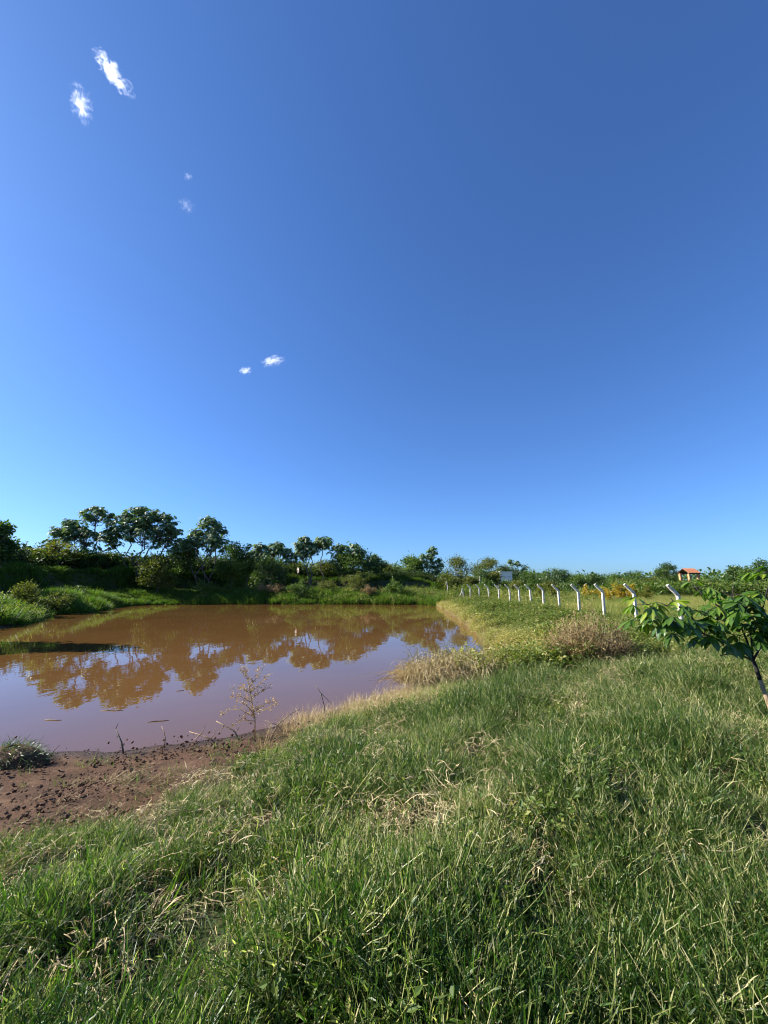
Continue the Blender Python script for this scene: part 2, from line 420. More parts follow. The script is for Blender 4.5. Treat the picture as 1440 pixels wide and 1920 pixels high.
# ------------------------------------------------------------------ trees
DIAMOND_V = np.array([(0, 0, 0), (.5, .5, .12), (0, 1, 0), (-.5, .5, .12)])
DIAMOND_F = [(0, 1, 2), (0, 2, 3)]
def bend_path(a, b, sag=.15, n=4, r=rng):
    a, b = np.asarray(a, float), np.asarray(b, float)
    t = np.linspace(0, 1, n)[:, None]
    L = np.linalg.norm(b - a)
    off = r.normal(0, .06, (n, 3)) * L * np.sin(np.pi * t)
    return a + (b - a) * t + off + np.array((0, 0, 1)) * sag * L * np.sin(np.pi * t)
def leafy_tree(name, label, cat, px, Y, top, wpx, leaf='dark_leaf', bark='bark', crown_lo=.18, n_leaf=4200, leaf_s=.26, flat=1.0, clumps=22,
               droop=-.25, group=None, seed=0, depth_f=.8, base_px=None, narrow=.5, trunk_r=None, ragged=.3):
    """tapered trunk with limbs, and a crown of separate leaves gathered in uneven clumps"""
    r = np.random.default_rng(1000 + seed)
    x = (px - 720.0) / PXM * Y
    zb = gz(x, Y)
    H = CAM_Z + (1095.0 - top) / PXM * Y - zb
    rad = wpx / 2.0 / PXM * Y
    root = empty(name, (x, Y, zb))
    tag(root, label, cat, group)
    c0, c1 = H * crown_lo, H
    ch = (c1 - c0) / 2; cz = (c0 + c1) / 2
    # clump centres
    cd = rand_dirs(clumps, -1, 1, r) * (r.uniform(.25, 1, clumps) ** .45)[:, None]
    zz = cd[:, 2]
    wid = np.where(zz > 0, 1 - narrow * np.abs(zz) ** 1.6, 1 - .35 * np.abs(zz))
    cen = np.stack([cd[:, 0] * rad * .78 * wid, cd[:, 1] * rad * .78 * wid * depth_f, cz + zz * ch * .80], 1)
    cr = np.minimum(rad, ch * 1.3) * r.uniform(.24, .46, clumps)
    # limbs
    mb = MB()
    tr = trunk_r or max(.05, H * .018)
    tp = bend_path((0, 0, -.2), (r.normal(0, .1) * rad, r.normal(0, .1) * rad, cz + ch * .3), 0, 6, r)
    mb.tube(tp, np.linspace(tr, tr * .35, 6), 6)
    for i in range(min(clumps, 14)):
        k = r.integers(1, 5); mb.tube(bend_path(tp[k], cen[i], .08, 4, r), np.linspace(tr * .45, tr * .08, 4), 4)
    mb.obj('trunk', M[bark], root, True)
    # leaves
    per = r.multinomial(n_leaf, (cr ** 2) / (cr ** 2).sum())
    pos, out_, shade = [], [], []
    for c, q, k, s0 in zip(cen, cr, per, r.uniform(.2, .8, clumps)):
        dd = rand_dirs(k, -1, 1, r)
        rr = q * (r.uniform(0, 1, k) ** .4) * r.normal(1, ragged, k).clip(.3, 1.9)
        pos.append(c + dd * rr[:, None] * np.array((1, 1, .75 * flat)))
        out_.append(dd); shade.append(np.clip(s0 + r.normal(0, .18, k), 0, 1))
    pos = np.concatenate(pos); out_ = np.concatenate(out_); shade = np.concatenate(shade)
    keep = pos[:, 2] > .05
    pos, out_, shade = pos[keep], out_[keep], shade[keep]
    k = len(pos)
    dirs = out_ * .7 + rand_dirs(k, -1, 1, r) * .8 + np.array((0, 0, droop))
    mats = frames(dirs, None, r.normal(0, .7, k))
    s = leaf_s * r.uniform(.6, 1.35, k)
    mats = mats * s[:, None, None] * np.array((.55, 1, 1))[None, None, :]
    cb = MB(); cb.stamp(DIAMOND_V, DIAMOND_F, mats, pos, shade)
    cb.obj('crown', M[leaf], root)
    return root

# cecropia: candelabra of pale stems, each twig ending in a rosette of big lobed leaves
def star_leaf(lobes=8):
    v = [(0, 0, 0)]; f = []
    for i in range(lobes):
        a = 2 * math.pi * i / lobes
        L = 1.0 if i else .75
        v.append((math.cos(a) * L, math.sin(a) * L, -.42 * L))
    for i in range(lobes):
        a = 2 * math.pi * (i + .5) / lobes
        v.append((math.cos(a) * .46, math.sin(a) * .46, -.10))
    for i in range(lobes):
        f.append((0, 1 + lobes + (i - 1) % lobes, 1 + i, 1 + lobes + i))
    return np.array(v), f
STAR_V, STAR_F = star_leaf()
def cecropia(label, px, Y, top, stems, seed=0, leaf=.42, group='umbrella-leaved trees on the far bank'):
    """stems: list of (centre px, top row, half width px, height px, rosettes) for each umbrella"""
    r = np.random.default_rng(2000 + seed)
    x0 = (px - 720.0) / PXM * Y
    zb = gz(x0, Y)
    root = empty('cecropia_tree', (x0, Y, zb)); tag(root, label, 'tree', group)
    tb, lb = MB(), MB()
    for (cx, tp, hw, hh, nr) in stems:
        xc = (cx - px) / PXM * Y; zt = CAM_Z + (1095.0 - tp) / PXM * Y - zb
        rw = hw / PXM * Y; rh = hh / PXM * Y
        fork = np.array((xc * .85, r.normal(0, .3), max(zt - rh * 1.05, .5)))
        b0 = np.array((r.normal(0, .25), r.normal(0, .3), -.2))
        tr = .05 + .006 * (zt)
        path = bend_path(b0, fork, 0, 6, r)
        tb.tube(path, np.linspace(tr, tr * .6, 6), 6)
        for i in range(int(nr * 2.7)):
            a = r.uniform(0, 2 * np.pi); q = math.sqrt(r.uniform(.0, 1)) if i else 0
            zz = zt - .28 - (1 - math.sqrt(max(0, 1 - q * q * .96))) * rh * .85 - (r.uniform(0, .75) * rh if r.random() < .5 else 0)
            tip = np.array((xc + math.cos(a) * q * rw * .92, math.sin(a) * q * rw * .8, zz))
            st = path[-1] if r.random() < .6 else path[-2] * .4 + path[-1] * .6
            tb.tube(bend_path(st, tip, -.10, 5, r), np.linspace(tr * .42, .02, 5), 4)
            k = r.integers(7, 11)
            aa = np.arange(k) * 2.4 + r.uniform(0, 6); el = r.uniform(-.5, .75, k)
            dd = np.stack([np.cos(aa) * np.cos(el), np.sin(aa) * np.cos(el), np.sin(el)], 1)
            pl = r.uniform(.22, .80, k)[:, None] * (leaf / .42)
            lp = tip + dd * pl
            for e in lp[::2]: tb.tube([tip, (tip + e) / 2 + (0, 0, .03), e], [.012, .010, .008], 3)
            up = np.stack([dd[:, 0] * .9, dd[:, 1] * .9, .55 + np.abs(dd[:, 2])], 1) + r.normal(0, .15, (k, 3))
            up /= np.linalg.norm(up, axis=1)[:, None]
            hx = np.cross(up, np.tile((0, 0, 1.), (k, 1)) + r.normal(0, .1, (k, 3))); hx /= np.linalg.norm(hx, axis=1)[:, None]
            hy = np.cross(up, hx)
            mats = np.stack([hx, hy, up], 2) * (leaf * r.uniform(.6, 1.0, k))[:, None, None]
            lb.stamp(STAR_V, STAR_F, mats, lp, np.clip(r.normal(.5, .28, k), 0, 1))
    tb.obj('trunk', M['bark'], root, True)
    lb.obj('crown', M['cecropia'], root)
    return root

cecropia('tall slim umbrella-leaved tree at far left, topmost rosettes on one bare stem', 160, 53, 948,
         [(164, 948, 32, 26, 12), (125, 972, 26, 34, 12), (103, 985, 22, 30, 9), (148, 990, 28, 30, 10)], 1)
cecropia('largest umbrella-leaved tree, broad dome on a fan of many stems', 252, 53, 947,
         [(255, 946, 34, 40, 20), (222, 962, 34, 44, 15), (290, 960, 34, 46, 17), (196, 990, 26, 34, 10), (312, 985, 24, 40, 11), (255, 980, 40, 34, 12)], 2)
cecropia('umbrella-leaved tree with narrow peak, right of the largest dome', 384, 55, 967,
         [(382, 967, 17, 24, 7), (398, 978, 20, 34, 9), (364, 992, 20, 34, 9), (386, 1000, 28, 34, 9), (342, 1010, 22, 30, 8)], 3)
cecropia('small dark umbrella-leaved tree beside the bright green tree', 482, 58, 1018, [(484, 1018, 16, 26, 7), (474, 1032, 14, 22, 5)], 4)
cecropia('umbrella-leaved tree with two drooping heads, left of the round sign', 527, 58, 1016,
         [(517, 1017, 20, 22, 8), (538, 1029, 14, 20, 6), (505, 1030, 14, 18, 5)], 5)
cecropia('leaning umbrella-leaved tree just right of the round sign', 586, 58, 1006,
         [(568, 1006, 17, 24, 9), (560, 1024, 14, 20, 5), (580, 1020, 15, 22, 6)], 6)
cecropia('straight-stemmed umbrella-leaved tree with a flat head over a bare pale trunk', 601, 59, 1006, [(602, 1006, 22, 20, 12)], 7)
cecropia('low umbrella-leaved trees crown at the left end of the round dark tree', 640, 58, 1018, [(636, 1022, 24, 26, 10), (660, 1018, 24, 28, 10)], 8)
cecropia('lone dark umbrella-leaved tree near the pond corner, spiky top', 808, 64, 1026,
         [(812, 1025, 8, 18, 5), (800, 1036, 18, 26, 9), (822, 1046, 11, 22, 6), (806, 1058, 20, 22, 7)], 9, .36)
cecropia('sparse twiggy umbrella-leaved tree right of the flat-topped tree', 972, 90, 1048,
         [(960, 1050, 6, 8, 2), (972, 1052, 8, 8, 3), (986, 1060, 10, 14, 4)], 10, .42)

T = leafy_tree
BG = 'bushy trees behind the pond'
T('broadleaf_tree', 'dark tree cut by the left edge of the photo', 'tree', -14, 36, 972, 62, 'dark_leaf', seed=1, clumps=26, n_leaf=4500, leaf_s=.3, group=BG)
T('broadleaf_tree', 'yellow-green bushy tree at left, before the slim umbrella-leaved tree', 'tree', 96, 49, 1010, 110, 'lime_leaf', seed=2, n_leaf=5200, clumps=28, group=BG)
T('broadleaf_tree', 'low dull olive tree at far left, by the edge tree', 'tree', 42, 52, 1022, 80, 'olive_leaf', seed=3, n_leaf=4200, group=BG)
T('broadleaf_tree', 'olive bush under the right side of the largest dome', 'tree', 298, 51, 1032, 80, 'olive_leaf', seed=4, n_leaf=4800, crown_lo=.05, group=BG)
T('broadleaf_tree', 'dark bush filling the gap between the two tallest domes', 'tree', 340, 56, 1020, 70, 'dark_leaf', seed=5, n_leaf=4200, crown_lo=.05, group=BG)
T('broadleaf_tree', 'olive thicket tree under the slim umbrella-leaved tree', 'tree', 168, 54, 1030, 90, 'olive_leaf', seed=6, n_leaf=4200, crown_lo=.05, group=BG)
T('broadleaf_tree', 'dark thicket tree left of the largest dome', 'tree', 208, 56, 1034, 60, 'dark_leaf', seed=7, n_leaf=3400, crown_lo=.05, group=BG)
T('broadleaf_tree', 'bright mid-green tree with a pointed right shoulder, centre left', 'tree', 430, 54, 1004, 72, 'green_leaf', seed=8, n_leaf=7000, crown_lo=.06, clumps=32, leaf_s=.24, group=BG)
T('broadleaf_tree', 'slender bright green tree rising at the shoulder of the mid-green tree', 'tree', 459, 55, 1001, 34, 'green_leaf', seed=9, n_leaf=3600, crown_lo=.05, leaf_s=.22, group=BG)
T('broadleaf_tree', 'dark bush below the small dark umbrella-leaved tree', 'tree', 500, 56, 1044, 84, 'dark_leaf', seed=10, n_leaf=4200, crown_lo=.03, group=BG)
T('broadleaf_tree', 'olive bush behind the round sign', 'tree', 550, 64, 1050, 76, 'olive_leaf', seed=11, n_leaf=4000, crown_lo=.03, group=BG)
T('broadleaf_tree', 'olive bush under the straight-stemmed tree', 'tree', 612, 62, 1048, 80, 'olive_leaf', seed=12, n_leaf=4200, crown_lo=.03, group=BG)
T('broadleaf_tree', 'round dark tree in the centre of the far bank', 'tree', 664, 58, 1022, 88, 'dark_leaf', seed=13, n_leaf=7000, crown_lo=.1, clumps=34, leaf_s=.26, group=BG)
T('broadleaf_tree', 'blue-green bush at the right foot of the round dark tree', 'tree', 702, 60, 1036, 44, 'dark_leaf', seed=14, n_leaf=3200, crown_lo=.03, group=BG)
T('broadleaf_tree', 'low olive shrubs tree between the round dark tree and the lone spiky one', 'tree', 728, 66, 1054, 60, 'olive_leaf', seed=15, n_leaf=3600, crown_lo=.03, group=BG)
T('broadleaf_tree', 'mid-green tree left of the lone spiky umbrella-leaved tree', 'tree', 766, 64, 1041, 70, 'green_leaf', seed=16, n_leaf=5200, crown_lo=.05, group=BG)
T('broadleaf_tree', 'feathery olive tree at the end of the fence', 'tree', 858, 62, 1037, 56, 'olive_leaf', seed=17, n_leaf=5600, crown_lo=.03, leaf_s=.2, ragged=.45, group=BG)
T('broadleaf_tree', 'low brownish scrub tree behind the braced fence post', 'tree', 845, 58, 1075, 70, 'olive_leaf', seed=18, n_leaf=3600, crown_lo=.0, group=BG)
T('broadleaf_tree', 'flat-topped spreading tree above the white house', 'tree', 920, 82, 1046, 84, 'olive_leaf', seed=19, n_leaf=6500, crown_lo=.30, flat=.7, narrow=.3, leaf_s=.26, clumps=34, group=BG)
T('broadleaf_tree', 'dark tree behind the right end of the flat-topped tree', 'tree', 955, 88, 1056, 56, 'dark_leaf', seed=20, n_leaf=4000, crown_lo=.1, group=BG)
T('broadleaf_tree', 'grey-green tree with pale twigs, left of the white house', 'tree', 905, 68, 1066, 56, 'dark_leaf', seed=21, n_leaf=4000, crown_lo=.03, group=BG)
T('broadleaf_tree', 'scrubby tree covering the lower left of the white house', 'tree', 926, 62, 1068, 36, 'olive_leaf', seed=22, n_leaf=3600, crown_lo=.0, group=BG)
T('broadleaf_tree', 'low scrub tree hiding the foot of the white house', 'tree', 950, 64, 1086, 50, 'green_leaf', seed=28, n_leaf=3400, crown_lo=.0, group=BG)
T('broadleaf_tree', 'dark rounded tree right of the sparse twiggy tree', 'tree', 1042, 92, 1062, 72, 'dark_leaf', seed=23, n_leaf=6000, crown_lo=.08, clumps=30, group=BG)
T('broadleaf_tree', 'green tree right of the white house', 'tree', 994, 86, 1068, 64, 'green_leaf', seed=24, n_leaf=4600, crown_lo=.05, group=BG)
T('broadleaf_tree', 'umbrella-topped dark tree left of the tiled hut', 'tree', 1253, 88, 1054, 54, 'dark_leaf', seed=25, n_leaf=5600, crown_lo=.25, flat=.75, narrow=.3, group=BG)
T('broadleaf_tree', 'dark tree at the right edge above the sapling', 'tree', 1424, 60, 1038, 64, 'dark_leaf', seed=26, n_leaf=5600, crown_lo=.08, clumps=30, group=BG)
T('broadleaf_tree', 'tree at right with drooping fronds, next to the dark edge tree', 'tree', 1382, 70, 1058, 44, 'dark_leaf', seed=27, n_leaf=3200, crown_lo=.1, droop=-.9, leaf_s=.34, group=BG)
for i, (px, Y, tp, w, lf, lab) in enumerate([(884, 56, 1078, 40, 'olive_leaf', 'tangled scrub behind the far end of the fence, nearest the braced post'),
        (912, 54, 1082, 40, 'green_leaf', 'green scrub behind the tenth and eleventh nearest fence posts'),
        (968, 56, 1084, 44, 'olive_leaf', 'olive scrub behind the eighth nearest fence post'),
        (998, 54, 1088, 44, 'green_leaf', 'low green scrub behind the seventh nearest fence post'),
        (1030, 52, 1090, 40, 'olive_leaf', 'low olive scrub behind the fifth and sixth nearest fence posts'),
        (1066, 58, 1088, 44, 'dark_leaf', 'low dark scrub behind the fourth and fifth nearest fence posts')]):
    T('broadleaf_tree', lab, 'tree', px, Y, tp, w, lf, seed=70 + i, n_leaf=3000, crown_lo=.0, leaf_s=.2, group='scrub behind the fence')
T('broadleaf_tree', 'tall tree out of frame beyond the left edge whose shade falls on the pond', 'tree', -420, 17.6, 700, 150, 'dark_leaf', seed=90, n_leaf=6000, crown_lo=.25, leaf_s=.34, clumps=30, group=BG)
T('broadleaf_tree', 'tree out of frame left of the dark edge tree, shading the left bank', 'tree', -170, 36, 940, 170, 'dark_leaf', seed=91, n_leaf=6000, crown_lo=.1, leaf_s=.34, clumps=30, group=BG)
T('broadleaf_tree', 'dark tree out of frame on the crest of the left bank', 'tree', -70, 42, 960, 120, 'dark_leaf', seed=92, n_leaf=5000, crown_lo=.1, leaf_s=.32, clumps=28, group=BG)
HL = [(1080, 1074, 60, 'green_leaf', 'grassy low tree in the far treeline, first right of the dark rounded one'),
      (1112, 1072, 48, 'dark_leaf', 'second low tree in the far treeline, dark'),
      (1150, 1073, 62, 'green_leaf', 'third low tree in the far treeline, wide and green'),
      (1196, 1068, 60, 'green_leaf', 'fourth low tree in the far treeline, domed and bright'),
      (1224, 1080, 50, 'olive_leaf', 'low olive tree in the far treeline left of the umbrella-topped one'),
      (1170, 1084, 60, 'olive_leaf', 'pale scrub tree in front of the far treeline'),
      (1240, 1084, 60, 'dark_leaf', 'dark scrub tree under the umbrella-topped tree'),
      (1210, 1090, 60, 'olive_leaf', 'brownish scrub tree behind the nearest fence posts'),
      (1322, 1080, 50, 'green_leaf', 'green tree overhanging the right of the tiled hut'),
      (1308, 1084, 26, 'green_leaf', 'small green tree before the right half of the tiled hut'),
      (1345, 1083, 54, 'dark_leaf', 'low dark tree right of the tiled hut'),
      (1400, 1080, 60, 'green_leaf', 'green bush right of the hut, under the frond tree'),
      (1448, 1074, 60, 'green_leaf', 'green bush at the right edge under the dark tree')]
for i, (px, tp, w, lf, lab) in enumerate(HL):
    Yd = 60 if px == 1308 else 96 if tp < 1080 and px < 1240 else (74 if px < 1300 else 78)
    T('broadleaf_tree', lab, 'tree', px, Yd + (i % 3) * 4, tp, w, lf, seed=40 + i, n_leaf=3600, crown_lo=.02, leaf_s=.3, group='trees of the far treeline')

# ------------------------------------------------------------------ distant wood closing the horizon
def build_wood():
    r = np.random.default_rng(77)
    mb = MB()
    ang = np.linspace(R(-62), R(62), 420)
    for a in ang:
        D = r.uniform(150, 230)
        x, y = math.sin(a) * D, math.cos(a) * D
        z = gz(x, y)
        h = 4.6 + 3.2 * float(vnoise(a * 14, 3, 8)) + r.uniform(0, 1.6)
        k = 70
        p = rand_dirs(k, -.2, 1, r) * (r.uniform(.3, 1, k) ** .4)[:, None] * np.array((3.6, 3.6, h)) + (x, y, z)
        d = rand_dirs(k, -1, 1, r)
        mb.stamp(DIAMOND_V, DIAMOND_F, frames(d) * r.uniform(.9, 1.8, k)[:, None, None] * np.array((.7, 1, 1)), p, np.clip(r.normal(.35 + .3 * r.random(), .2, k), 0, 1))
    o = mb.obj('distant_wood', M['dark_leaf'])
    tag(o, 'low dark wood closing the horizon behind everything', 'wood', kind='stuff')
build_wood()

# ------------------------------------------------------------------ strewn plants (stuff): prototypes placed on points by geometry nodes
def blade(mb, p0, d0, L, w, curl, c, r, nseg=3, tipz=-1.0):
    """one tapering grass blade bending under its weight"""
    d = np.array(d0, float); d /= np.linalg.norm(d)
    side = np.cross(d, (0, 0, 1.)); ln = np.linalg.norm(side)
    side = side / ln if ln > .05 else np.array((1., 0, 0))
    a = r.uniform(-.9, .9); nn = np.cross(side, d); side = side * math.cos(a) + nn * math.sin(a)
    P = [np.array(p0, float)]
    for i in range(nseg):
        P.append(P[-1] + d * L / nseg)
        d = d + np.array((0, 0, tipz)) * curl / nseg; d /= np.linalg.norm(d)
    v, f = [], []
    for i in range(nseg):
        ww = w * (1 - .75 * (i / nseg) ** 1.6) * .5
        v += [P[i] - side * ww, P[i] + side * ww]
    v.append(P[-1])
    for i in range(nseg - 1): f.append((2 * i, 2 * i + 1, 2 * i + 3, 2 * i + 2))
    f.append((2 * nseg - 2, 2 * nseg - 1, 2 * nseg))
    mb.add(v, f, c)
def proto_leafy(seed, stems=15, h=(.09, .27), spread=.10, leafL=(.032, .085), w=(.0032, .0066), dead=.20):
    r = np.random.default_rng(seed); mb = MB()
    for _ in range(stems):
        a = r.uniform(0, 2 * np.pi); q = spread * math.sqrt(r.random())
        p = np.array((math.cos(a) * q, math.sin(a) * q, 0)); H = r.uniform(*h)
        lean = rand_dirs(1, -.2, .2, r)[0] * r.uniform(.1, 1.3)
        top = p + np.array((lean[0] * H, lean[1] * H, H))
        path = bend_path(p, top, 0, 4, r)
        isdead = r.random() < dead
        c = r.uniform(.8, 1.0) if isdead else r.uniform(.35, .75)
        mb.tube(path, [.0018, .0017, .0015, .001], 3, min(1, c + .12))
        k = r.integers(5, 9)
        for j in range(k):
            t = (j + .6) / k; f = t * 3; i = min(2, int(f)); pp = path[i] + (path[i + 1] - path[i]) * (f - i)
            a2 = r.uniform(0, 2 * np.pi); el = r.uniform(.15, 1.15) if j < k - 1 else 1.3
            d = (math.cos(a2) * math.cos(el) + lean[0] * .4, math.sin(a2) * math.cos(el) + lean[1] * .4, math.sin(el))
            cc = r.uniform(.75, 1) if (isdead or (t < .35 and r.random() < .22)) else np.clip(r.normal(.42, .13), .05, .72)
            blade(mb, pp, d, r.uniform(*leafL) * (1.15 - .3 * t), r.uniform(*w), r.uniform(.2, 1.1), cc, r)
    return mb
def proto_blades(seed, n=30, L=(.09, .24), w=(.0026, .0052), spread=.09, lean=.75, curl=(.2, 1.1), cm=.42, cs=.13, dead=.08):
    r = np.random.default_rng(seed); mb = MB()
    for _ in range(n):
        a = r.uniform(0, 2 * np.pi); q = spread * math.sqrt(r.random()); b = a + r.normal(0, .8); l = abs(r.normal(0, lean))
        cc = r.uniform(.75, 1) if r.random() < dead else np.clip(r.normal(cm, cs), .03, .72)
        blade(mb, (math.cos(a) * q, math.sin(a) * q, 0), (math.cos(b) * l, math.sin(b) * l, 1), r.uniform(*L), r.uniform(*w), r.uniform(*curl), cc, r, 4)
    return mb
def proto_straw(seed, n=16, L=(.05, .22), z=(.05, .19), w=.0017, spread=.11, arch=.12):
    """dead stems lying crosswise on top of the sward, kinked at their nodes, with curled dead leaves"""
    r = np.random.default_rng(seed); mb = MB()
    base = r.uniform(0, np.pi)
    for _ in range(n):
        a = base + r.normal(0, .7); l = r.uniform(*L)
        p = np.array((r.normal(0, spread), r.normal(0, spread), r.uniform(*z)))
        d = np.array((math.cos(a), math.sin(a), r.normal(.05, .25)))
        pts = [p]
        k = r.integers(3, 6)
        for i in range(k):
            d = d + r.normal(0, .28, 3) + (0, 0, -arch * i * .5); d /= np.linalg.norm(d)
            pts.append(pts[-1] + d * l / k)
        c = r.uniform(.35, 1)
        mb.tube(pts, np.linspace(w, w * .5, len(pts)) * r.uniform(.7, 1.4), 3, c)
        for q in pts[1:-1]:
            if r.random() < .7:
                dd = d * .6 + rand_dirs(1, -.7, .7, r)[0]
                blade(mb, q, dd, r.uniform(.03, .10), r.uniform(.003, .006), r.uniform(.5, 2), r.uniform(.3, 1), r)
    return mb
def proto_weed(seed, stems=9, h=(.35, .7), leaf=.055, spread=.16, cm=.45):
    """leafy broad-leaved weed"""
    r = np.random.default_rng(seed); mb = MB()
    P, Dd, S, C = [], [], [], []
    for _ in range(stems):
        a = r.uniform(0, 2 * np.pi); q = spread * math.sqrt(r.random()); H = r.uniform(*h)
        p = np.array((math.cos(a) * q, math.sin(a) * q, 0)); ln = r.normal(0, .35, 2)
        path = bend_path(p, p + (ln[0] * H, ln[1] * H, H), 0, 4, r)
        mb.tube(path, [.004, .0035, .003, .0015], 3, r.uniform(.5, .95))
        k = r.integers(10, 18)
        for j in range(k):
            f = (.15 + .85 * j / k) * 3; i = min(2, int(f)); pp = path[i] + (path[i + 1] - path[i]) * (f - i)
            P.append(pp + r.normal(0, .012, 3)); Dd.append(rand_dirs(1, -.1, .8, r)[0]); S.append(leaf * r.uniform(.6, 1.5)); C.append(np.clip(r.normal(cm, .18), 0, 1))
    mats = frames(np.array(Dd), None, r.normal(0, .6, len(P))) * np.array(S)[:, None, None] * np.array((.5, 1, 1))
    mb.stamp(DIAMOND_V, DIAMOND_F, mats, P, C)
    return mb
def proto_clod(seed, n=5):
    r = np.random.default_rng(seed); mb = MB()
    import bmesh
    for i in range(n):
        bm = bmesh.new(); bmesh.ops.create_icosphere(bm, subdivisions=1, radius=1)
        s = r.uniform(.004, .02); q = r.normal(0, .09, 3); q[2] = s * .3
        v = np.array([tuple(x.co) for x in bm.verts]) * r.uniform(.55, 1.3, (len(bm.verts), 1)) * s * np.array((1.2, 1, .7)) + q
        mb.add(v, [[x.index for x in f.verts] for f in bm.faces], r.random()); bm.free()
    return mb

def scatter(name, label, cat, protos, mat, X, Y, scale, tint, dz=0., sink=.02, tilt=.12, seed=5, lean=(0, 0)):
    """ONE object of strewn plants: a cloud of points, each carrying one prototype by geometry nodes"""
    r = np.random.default_rng(seed)
    n = len(X)
    Z = terrain(X, Y) - sink + dz
    me = bpy.data.meshes.new(name)
    me.vertices.add(n); me.vertices.foreach_set('co', np.stack([X, Y, Z], 1).ravel().astype(np.float32))
    def attr(k, t, v):
        a = me.attributes.new(k, t, 'POINT'); a.data.foreach_set('vector' if t == 'FLOAT_VECTOR' else 'value', np.asarray(v).ravel())
    attr('rot', 'FLOAT_VECTOR', np.stack([r.normal(lean[0], tilt, n), r.normal(lean[1], tilt, n), r.uniform(0, 2 * np.pi, n)], 1).astype(np.float32))
    attr('scl', 'FLOAT', scale.astype(np.float32))
    attr('tint', 'FLOAT', tint.astype(np.float32))
    attr('pick', 'INT', r.integers(0, len(protos), n).astype(np.int32))
    me.materials.append(mat)
    o = bpy.data.objects.new(name, me); COL.objects.link(o)
    ng = bpy.data.node_groups.new(name + '_nodes', 'GeometryNodeTree')
    ng.interface.new_socket('Geometry', in_out='INPUT', socket_type='NodeSocketGeometry')
    ng.interface.new_socket('Geometry', in_out='OUTPUT', socket_type='NodeSocketGeometry')
    gi = ng.nodes.new('NodeGroupInput'); go = ng.nodes.new('NodeGroupOutput')
    m2p = ng.nodes.new('GeometryNodeMeshToPoints')
    iop = ng.nodes.new('GeometryNodeInstanceOnPoints')
    jn = ng.nodes.new('GeometryNodeJoinGeometry')
    ng.links.new(gi.outputs[0], m2p.inputs['Mesh'])
    for mb in reversed(protos):
        po = bpy.data.objects.new(name + '_shape', mb.mesh(name + '_shape', mat))
        oi = ng.nodes.new('GeometryNodeObjectInfo'); oi.inputs['Object'].default_value = po
        g2 = ng.nodes.new('GeometryNodeGeometryToInstance')
        ng.links.new(oi.outputs['Geometry'], g2.inputs[0]); ng.links.new(g2.outputs[0], jn.inputs[0])
    def na(k, t):
        a = ng.nodes.new('GeometryNodeInputNamedAttribute'); a.data_type = t; a.inputs['Name'].default_value = k
        return next(s_ for s_ in a.outputs if s_.enabled and s_.name == 'Attribute')
    ng.links.new(m2p.outputs[0], iop.inputs['Points'])
    ng.links.new(jn.outputs[0], iop.inputs['Instance'])
    iop.inputs['Pick Instance'].default_value = True
    ng.links.new(na('pick', 'INT'), iop.inputs['Instance Index'])
    e2r = ng.nodes.new('FunctionNodeEulerToRotation')
    ng.links.new(na('rot', 'FLOAT_VECTOR'), e2r.inputs[0]); ng.links.new(e2r.outputs[0], iop.inputs['Rotation'])
    ng.links.new(na('scl', 'FLOAT'), iop.inputs['Scale'])
    ng.links.new(iop.outputs[0], go.inputs[0])
    md = o.modifiers.new('strew', 'NODES'); md.node_group = ng
    tag(o, label, cat, kind='stuff')
    return o
def area(x0, x1, y0, y1, dens, seed):
    r = np.random.default_rng(seed); n = int((x1 - x0) * (y1 - y0) * dens)
    return r.uniform(x0, x1, n), r.uniform(y0, y1, n), r
def view_cull(X, Y, pad=2.5):
    return np.abs(X) < np.abs(Y) * 1.02 + pad

